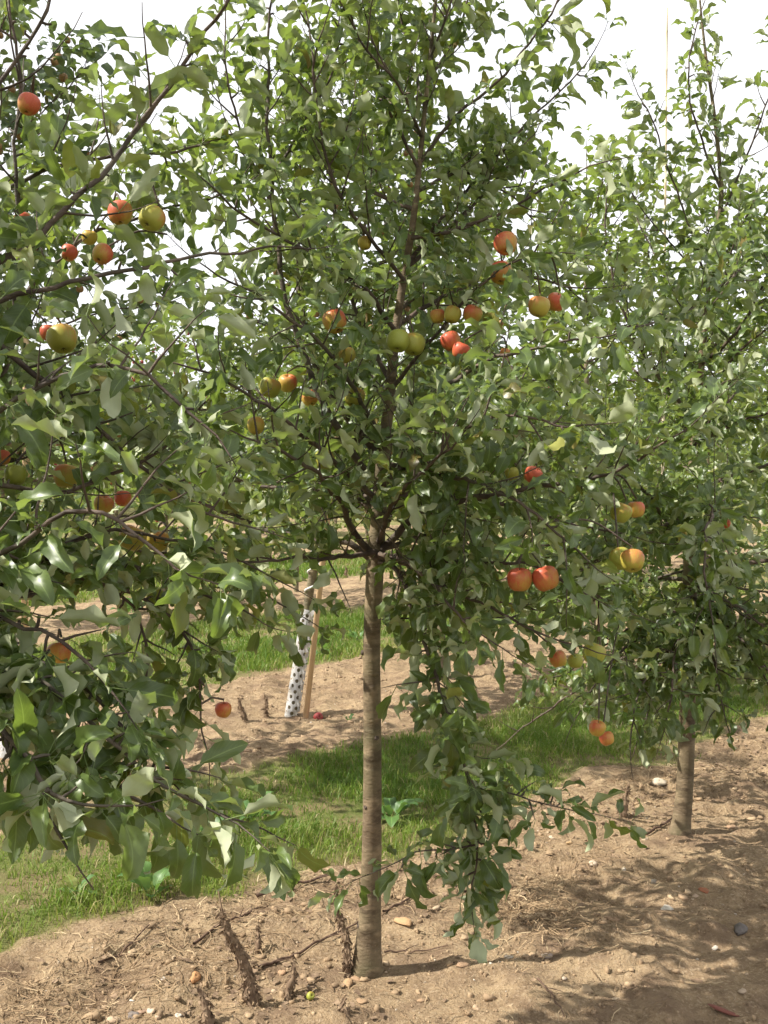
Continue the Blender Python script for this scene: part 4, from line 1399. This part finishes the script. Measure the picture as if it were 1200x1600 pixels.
# ------------------------------------------------------------------ dry straw, crumbs and gravel on the soil
r = np.random.RandomState(61)
n = 26000
d = np.concatenate([r.normal(2.72, .22, n // 2), r.uniform(1.0, 3.1, n // 4), r.uniform(4.1, 6.3, n - n // 2 - n // 4)])
s = r.uniform(-1.5, 8, n)
x, y = V[0] * d + U[0] * s, V[1] * d + U[1] * s
for px_, py_, cnt_, sd_ in ((850, 1440, 900, .15), (790, 1400, 500, .13), (900, 1350, 300, .12), (250, 1500, 600, .18), (120, 1560, 700, .15)):
    g_ = ground_at(px_, py_)
    x = np.concatenate([x, r.normal(g_.x, sd_, cnt_)]); y = np.concatenate([y, r.normal(g_.y, sd_ * 1.1, cnt_)])
    d = np.concatenate([d, np.full(cnt_, 2.8)])
n = len(x)
keep = in_view(x, y, 150) & (y > 2.2) & (soil_mask(x, y) > .35) & (r.rand(n) < .15 + 1.3 * np.clip(vnoise(x, y, .45, 62) + .5 * vnoise(x, y, .15, 63), 0, 1) + .25 * (np.abs(d - 2.8) < .25))
x, y = x[keep], y[keep]
k = len(x)
a, ln, w = r.uniform(0, 6.283, k), r.uniform(.015, .08, k), r.uniform(.0006, .0015, k)
cx, cy = np.cos(a), np.sin(a)
P = np.zeros((k, 6, 3))
for j, f in enumerate((-.5, 0, .5)):
    bx = x + cx * ln * f + (-cy) * ln * .12 * (1 if j == 1 else 0)
    by = y + cy * ln * f + cx * ln * .12 * (1 if j == 1 else 0)
    bz = gh(bx, by) + .003 + r.uniform(0, .014, k)
    P[:, 2 * j] = np.stack([bx - cy * -w, by + cx * -w, bz], -1)
    P[:, 2 * j + 1] = np.stack([bx - cy * w, by + cx * w, bz + .001], -1)
i = np.arange(k)[:, None] * 6
Q = np.concatenate([i + np.array([[0, 2, 3, 1]]), i + np.array([[2, 4, 5, 3]])])
tag(link('dry_straw', np_mesh('dry_straw', P.reshape(-1, 3), Q, None, M['straw'], False, {'tint': np.repeat(np.clip(r.normal(.38, .26, k), 0, 1), 6)})), 'dry straw and grass clippings scattered over the soil', 'straw', kind='stuff')


# dark crumbled leaf litter
r = np.random.RandomState(67)
n = 9000
d = np.concatenate([r.normal(2.6, .3, n * 2 // 3), r.uniform(4.2, 6.2, n - n * 2 // 3)])
s = r.uniform(-1.5, 7, n)
x, y = V[0] * d + U[0] * s, V[1] * d + U[1] * s
keep = in_view(x, y, 150) & (y > 2.2) & (soil_mask(x, y) > .4) & (r.rand(n) < .12 + 1.6 * np.clip(vnoise(x, y, .4, 68) + .4 * vnoise(x, y, .1, 69), 0, 1))
x, y = x[keep], y[keep]
k = len(x)
a, ln = r.uniform(0, 6.283, k), r.uniform(.004, .014, k)
P = np.zeros((k, 4, 3))
for j, (fx, fy) in enumerate(((-1, -.4), (.8, -.6), (1.1, .5), (-.7, .6))):
    bx = x + (np.cos(a) * fx - np.sin(a) * fy) * ln
    by = y + (np.sin(a) * fx + np.cos(a) * fy) * ln
    P[:, j] = np.stack([bx, by, gh(x, y) + .004 + r.uniform(0, .011, k)], -1)
i = np.arange(k)[:, None] * 4
tag(link('leaf_litter', np_mesh('leaf_litter', P.reshape(-1, 3), i + np.array([[0, 1, 2, 3]]), None, M['dead'], False)), 'dark crumbled leaf litter strewn over the soil', 'litter', kind='stuff')


def rock_shape(seed, k=8, n=5, jag=.22):
    rng = random.Random(seed)
    v, q = lathe([(.7, -.5), (1.0, 0), (.7, .5), (.06, .6)] if n == 4 else [(.05, -.55), (.62, -.52), (.95, -.28), (1.0, .02), (.85, .33), (.52, .54), (.05, .6)], k)
    sx, sy = rng.uniform(.75, 1.25), rng.uniform(.75, 1.2)
    ax, ay = rng.uniform(0, 6), rng.uniform(0, 6)
    o = []
    for (x, y, z) in v:
        f = 1 + jag * (math.sin(2.3 * x + ax) * math.cos(2.7 * y + ay) + .5 * math.sin(4 * z + ax)) + rng.uniform(-jag, jag) * .35
        o.append((x * f * sx, y * f * sy, z * f))
    return np.array(o), np.array(q)


# clods and fine gravel, too many to count
r = np.random.RandomState(71)
n = 30000
d = np.concatenate([r.uniform(.9, 3.0, n * 2 // 3), r.uniform(4.1, 6.3, n - n * 2 // 3)])
s = r.uniform(-1.5, 8.5, n)
x, y = V[0] * d + U[0] * s, V[1] * d + U[1] * s
keep = in_view(x, y, 150) & (y > 2.2) & (soil_mask(x, y) > .5) & (r.rand(n) < .35 + 1.2 * np.clip(vnoise(x, y, .5, 72) + .2, 0, 1))
x, y = x[keep], y[keep]
k = len(x)
R = .002 + .012 * r.rand(k) ** 9 + .0025 * r.rand(k)
tint = np.clip(np.where((r.rand(k) < .94) | (R > .008), r.normal(.34, .13, k), r.uniform(.6, 1, k)), 0, 1)
VV, QQ, TT, o = [], [], [], 0
for kk in range(5):
    v, q = rock_shape(700 + kk, 5, 4, .5)
    ii = np.where(np.arange(k) % 5 == kk)[0]
    a = r.uniform(0, 6.283, len(ii))
    ca, sa = np.cos(a), np.sin(a)
    W = np.stack([v[None, :, 0] * ca[:, None] - v[None, :, 1] * sa[:, None], v[None, :, 0] * sa[:, None] + v[None, :, 1] * ca[:, None], np.repeat(v[None, :, 2], len(ii), 0)], -1) * R[ii][:, None, None]
    W += np.stack([x[ii], y[ii], gh(x[ii], y[ii]) + R[ii] * .15], -1)[:, None, :]
    VV.append(W.reshape(-1, 3))
    QQ.append((q[None] + (np.arange(len(ii)) * len(v))[:, None, None] + o).reshape(-1, 4))
    TT.append(np.repeat(tint[ii], len(v)))
    o += len(ii) * len(v)
tag(link('gravel', np_mesh('gravel', np.concatenate(VV), np.concatenate(QQ), None, M['gravel'], False, {'tint': np.concatenate(TT)})), 'fine gravel and soil crumbs over the bare soil strips', 'gravel', kind='stuff')

# ------------------------------------------------------------------ stones one can pick out: px, py, radius px, colour, label
STONES = [
    (1030, 1218, 11, (.62, .55, .45), 'pale stone on soil left of the right tree stem'),
    (1021, 1370, 8, (.42, .38, .33), 'grey stone below the right tree stem'),
    (1042, 1415, 8, (.74, .70, .64), 'white stone on lit soil at right'),
    (1157, 1446, 14, (.17, .16, .16), 'dark slate grey stone at the right edge'),
    (855, 1490, 8, (.66, .55, .5), 'rounded pinkish white stone below the hanging branch tip'),
    (795, 1494, 6, (.75, .68, .6), 'small white stone left of the rounded pinkish one'),
    (630, 1435, 12, (.55, .36, .2), 'tan stone right of the centre stem'),
    (958, 1437, 9, (.42, .29, .19), 'brown stone of a pair on soil right of the straw'),
    (942, 1438, 7, (.46, .33, .22), 'smaller brown stone of a pair beside the straw'),
    (970, 1485, 9, (.44, .30, .18), 'ochre stone below the brown pair'),
    (1100, 1387, 7, (.45, .17, .09), 'small brick red stone at right'),
    (1086, 1393, 6, (.55, .42, .32), 'small tan stone left of the brick red one'),
    (1066, 1398, 7, (.5, .36, .24), 'small sandy stone nearest the white one at right'),
    (1117, 1468, 5, (.7, .66, .6), 'tiny white stone left of the slate grey one'),
    (882, 1536, 5, (.62, .52, .44), 'small pale stone low right of centre in shade'),
    (745, 1568, 7, (.56, .42, .3), 'small tan stone at the bottom, right of the centre stem'),
    (723, 1512, 9, (.43, .29, .19), 'brown stone just under the stem shadow'),
    (975, 1355, 5, (.75, .7, .62), 'tiny white stone on bright soil left of the right stem'),
    (926, 1347, 6, (.62, .52, .42), 'small pale stone near the end of the hanging side shoot'),
    (305, 1531, 11, (.56, .30, .14), 'orange brown round stone at the lower left beside dead weeds'),
    (235, 1585, 8, (.72, .58, .46), 'cream stone at the bottom left, right one of three'),
    (222, 1582, 8, (.46, .32, .24), 'brown stone at the bottom left, middle one of three'),
    (208, 1590, 11, (.2, .18, .18), 'grey stone at the bottom edge left'),
    (178, 1594, 12, (.58, .45, .33), 'large sandy stone at the bottom left edge'),
    (280, 1590, 6, (.74, .68, .6), 'small white stone at the bottom left under the orange stone'),
    (247, 1597, 7, (.6, .46, .34), 'tan stone cut by the bottom edge at left'),
    (207, 1568, 4, (.75, .72, .66), 'tiny white stone above the bottom left stones'),
    (357, 1224, 6, (.72, .62, .52), 'small white stone on the soil of the second row'),
    (388, 1180, 7, (.56, .40, .28), 'tan stone on second row soil below the red apple'),
    (543, 1533, 10, (.50, .34, .2), 'sandy clod against the foot of the centre stem'),
    (555, 1523, 8, (.46, .31, .2), 'small clod left of the centre stem foot'),
    (440, 1513, 7, (.46, .3, .19), 'brown clod behind the small dead weed'),
    (565, 1565, 7, (.44, .3, .19), 'brown clod below the centre stem foot'),
    (995, 1233, 6, (.6, .48, .36), 'small tan stone left of the pale stone'),
    (1145, 1290, 8, (.4, .27, .18), 'brown stone right of the right stem foot'),
    (1008, 1310, 6, (.62, .5, .38), 'small pale stone left of the right stem foot'),
    (890, 1312, 5, (.58, .4, .22), 'tiny orange stone below the hanging side shoot'),
    (1160, 1548, 6, (.55, .44, .34), 'small tan stone in shade at the lower right'),
    (1090, 1520, 8, (.36, .25, .17), 'brown clod in shade at the lower right'),
    (660, 1560, 8, (.45, .31, .2), 'brown clod in sun at the bottom centre'),
]
ROCK_ME = []
for k in range(8):
    v, q = rock_shape(800 + k, 9, 7, .42)
    ROCK_ME.append(np_mesh('stone', v, q, None, M['stone'], False))
for k, (px, py, rp_, colr, label) in enumerate(STONES):
    p = ground_at(px, py)
    R = rp_ * p.y / F
    o = link('stone', ROCK_ME[k % 8], None, p + Vector((0, 0, R * .12)))
    o.scale = (R, R * ra.uniform(.75, 1), R * ra.uniform(.6, .9))
    o.rotation_euler = (ra.uniform(-.2, .2), ra.uniform(-.2, .2), ra.uniform(0, 6.28))
    o.color = (colr[0] * .88, colr[1] * .84, colr[2] * .76, 1)
    tag(o, label, 'stone', 'stones on the soil')


# ------------------------------------------------------------------ dead weeds: a stem wrapped in withered leaves
def dead_weed(base, tip, w0, label, seed, thin=.0):
    w0 *= .8
    rng = random.Random(seed)
    e = empty('dead_weed', base, label, 'dead weed', 'dead weeds on the soil')
    d = tip - base
    H = d.length
    P = resample([Vector((0, 0, -.02)), d * .35 + rvec(rng, .006), d * .7 + rvec(rng, .008), d], .012)
    link('stem', tubes_mesh('stem', [(P, [.0045 - .0025 * i / len(P) for i in range(len(P))], 6, .1)], M['dead']), e)
    nP = len(P)
    core, rc = [], []
    for i in range(0, int(nP * (.9 - thin))):
        t = i / nP
        core.append(P[i] + rvec(rng, .002)); rc.append((w0 * .62 * (1 - t / (1 - thin)) ** .9 + .003) * rng.uniform(.7, 1.25))
    link('matted_core', tubes_mesh('matted_core', [(core, rc, 9, .3)], M['dead']), e)
    V_, F_ = [], []
    for k in range(int(560 * H / .3)):
        t = rng.random() ** 1.5 * (.97 - thin)
        c = P[min(len(P) - 1, int(t * len(P)))]
        rr = w0 * (1 - t) ** .8 * rng.uniform(.4, .95) + .002
        a = rng.uniform(0, 6.28)
        p = c + Vector((rr * math.cos(a), rr * math.sin(a), rng.uniform(-.01, .01)))
        L = Vector((math.cos(a) * .3, math.sin(a) * .3, -1.2)) + rvec(rng, .6)
        L.normalize()
        S = L.cross(rvec(rng)).normalized()
        N = L.cross(S)
        ln, wd = rng.uniform(.006, .024), rng.uniform(.0012, .0045)
        o = len(V_)
        V_ += [(p - S * wd * .5)[:], (p + S * wd * .5)[:], (p + L * ln * .5 + S * wd + N * wd * .5)[:], (p + L * ln * .5 - S * wd + N * wd * .7)[:], (p + L * ln + S * wd * .2 - N * wd)[:], (p + L * ln - S * wd * .3 - N * wd * .4)[:]]
        F_ += [(o, o + 1, o + 2, o + 3), (o + 3, o + 2, o + 4, o + 5)]
    tag(link('withered_leaves', np_mesh('withered_leaves', V_, F_, None, M['dead'], False), e), kind='stuff')


def weed_px(bx, by, tx, ty, w, label, seed, thin=0.0):
    g = ground_at(bx, by)
    t = at(tx, ty, g.y + .02)
    dead_weed(g, t, w, label, seed, thin)


weed_px(398, 1568, 341, 1392, .034, 'tall brown dead weed leaning left, stem tip bare, left of the centre stem', 1, .12)
weed_px(542, 1518, 524, 1384, .018, 'narrow upright dead weed close to the left of the centre stem', 2)
weed_px(449, 1553, 458, 1502, .02, 'short dead weed between the tall one and the centre stem', 3)
weed_px(330, 1612, 312, 1545, .03, 'dead weed at the bottom edge under the orange brown stone', 4)
weed_px(547, 1600, 540, 1560, .016, 'small dead weed at the bottom edge below the centre stem', 5)
weed_px(403, 1478, 402, 1448, .012, 'tiny dead weed behind the tall leaning one', 6)
weed_px(384, 1120, 373, 1088, .03, 'dead weed on second row soil right of the red apple', 7)
weed_px(416, 1108, 413, 1084, .02, 'small dead weed left of the white perforated guard', 8)
weed_px(541, 900, 540, 885, .05, 'far dead weed on the third soil strip beside the stem', 9)
weed_px(975, 1275, 982, 1225, .03, 'brown dead weed clump left of the right tree stem', 10)


# ------------------------------------------------------------------ fallen twigs
def twig(pxs, r0, label, seed):
    rng = random.Random(seed)
    G = [ground_at(*p) + Vector((0, 0, r0 * 1.3 + .004)) for p in pxs]
    P = resample(G, .02)
    P = [p + rvec(rng, .0025) for p in P]
    e = empty('fallen_twig', P[0], label, 'twig', 'fallen twigs on the soil')
    link('shaft', tubes_mesh('shaft', [(P, [r0 * (1 - .55 * i / len(P)) for i in range(len(P))], 6, .15)], M['twig_dead'], P[0]), e)
    for k in range(2):
        i = rng.randint(2, max(3, len(P) - 3))
        d = (P[min(i + 1, len(P) - 1)] - P[i - 1]).normalized()
        sd_ = Vector((-d.y, d.x, 0)) * rng.choice((-1, 1))
        q = [P[i], P[i] + (d + sd_ * .8) * .02 + Vector((0, 0, .004)), P[i] + (d + sd_ * .7) * .05 + Vector((0, 0, .008))]
        link('side_twig', tubes_mesh('side_twig', [(q, [r0 * .5, r0 * .4, r0 * .25], 5, .1)], M['twig_dead'], P[0]), e)


twig([(152, 1505), (190, 1487), (232, 1455)], .004, 'dark fallen twig at the edge of the grass, farthest left', 1)
twig([(300, 1470), (345, 1447), (382, 1428), (420, 1412)], .005, 'long dark fallen twig crossing behind the tall dead weed', 2)
twig([(400, 1402), (440, 1388), (485, 1378), (520, 1368)], .007, 'thick dark fallen twig along the grass edge left of the stem', 3)
twig([(404, 1505), (450, 1488), (510, 1463), (562, 1434)], .005, 'long fallen twig pointing at the centre stem', 4)
twig([(600, 1420), (640, 1404), (668, 1396)], .004, 'short fallen twig just right of the centre stem', 5)
twig([(600, 1480), (650, 1478), (700, 1482)], .003, 'thin reddish fallen twig lying level right of the stem', 6)
twig([(1010, 1300), (1040, 1285), (1060, 1270)], .006, 'dark fallen twig left of the right tree stem', 7)
twig([(840, 1545), (865, 1572), (880, 1592)], .003, 'thin pale fallen twig at the bottom right', 8)

# bark scrap and fallen fruit
p = ground_at(1131, 1580)
v, q = rock_shape(990, 10, 7, .25)
o = link('bark_scrap', np_mesh('bark_scrap', v, q, None, M['stone']), None, p + Vector((0, 0, .008)))
o.scale = (.036, .012, .007); o.rotation_euler = (0, .05, -.7); o.color = (.22, .07, .05, 1)
tag(o, 'flat dark red scrap of bark on shaded soil at the lower right', 'bark scrap')
p = ground_at(492, 1108)
fa = place_apple(p + Vector((.02, 0, .02)), .03, 1.0, .0, 'dark red fallen apple lying at the foot of the stake', .3, (1.2, .3, .5), 'fallen apples')
fa.children[0].material_slots[0].link = 'OBJECT'
fa.children[0].material_slots[0].material = M['crab']
p = ground_at(485, 1561)
place_apple(p + Vector((0, 0, .012)), .012, .0, 1.0, 'tiny green fallen apple on the soil left of the centre stem', .3, (.9, .3, .5), 'fallen apples')


# ------------------------------------------------------------------ broad leaved weeds in the grass
WL = [leaf_shape(8, 2, .25, rv.uniform(.5, 1.3), .06, 500 + i, True, .24) for i in range(6)]
WL_ME = [np_mesh('weed_leaf', v, q, None, M['weed_leaf'], True, {'tint': np.zeros(len(v))}, uv) for v, q, uv in WL]


def weed(px, py, n, size, label, seed):
    rng = random.Random(seed)
    b_ = ground_at(px, py)
    e = empty('broadleaf_weed', b_, label, 'weed', 'broad leaved weeds in the grass')
    for k in range(n):
        a = k * 2.4 + rng.uniform(-.4, .4)
        el = rng.uniform(.25, 1.0)
        L = Vector((math.cos(a) * math.cos(el), math.sin(a) * math.cos(el), math.sin(el)))
        N = UP - L * L.z
        N = (N.normalized() + rvec(rng, .15))
        N = (N - L * N.dot(L)).normalized()
        S = N.cross(L)
        s_ = size * rng.uniform(.6, 1.1)
        p = L * (.34 * s_)
        o = link('leaf', WL_ME[rng.randint(0, 5)], e)
        o.matrix_basis = Matrix(((L.x * s_, S.x * s_, N.x * s_, p.x), (L.y * s_, S.y * s_, N.y * s_, p.y), (L.z * s_, S.z * s_, N.z * s_, p.z), (0, 0, 0, 1)))


weed(236, 1400, 8, .12, 'broad leaved weed in the grass under the left foreground branch', 1)
weed(120, 1400, 6, .08, 'small broad leaved weed in the grass at the left', 2)
weed(395, 1275, 8, .12, 'dark green dock weed at the far edge of the grass left of the stem', 3)
weed(320, 1262, 7, .09, 'bright green weed where the grass meets the second row soil', 4)
weed(612, 1262, 9, .14, 'dock weed behind the centre stem', 5)
weed(690, 1010, 8, .2, 'pale green weed in the second grass strip behind the hanging branch', 6)
weed(560, 1000, 7, .17, 'light green weed in the second grass strip left of the stem', 7)
weed(500, 1020, 6, .12, 'low weed at the near edge of the second grass strip', 8)
weed(880, 1060, 8, .18, 'bright green weed at the back of the grass at right', 9)
weed(205, 960, 9, .25, 'bright yellow green weed in the far grass at left', 10)
weed(330, 1310, 6, .09, 'low weed in the grass left of the dock', 11)
weed(545, 1120, 5, .05, 'tiny green seedling on the second row soil', 12)
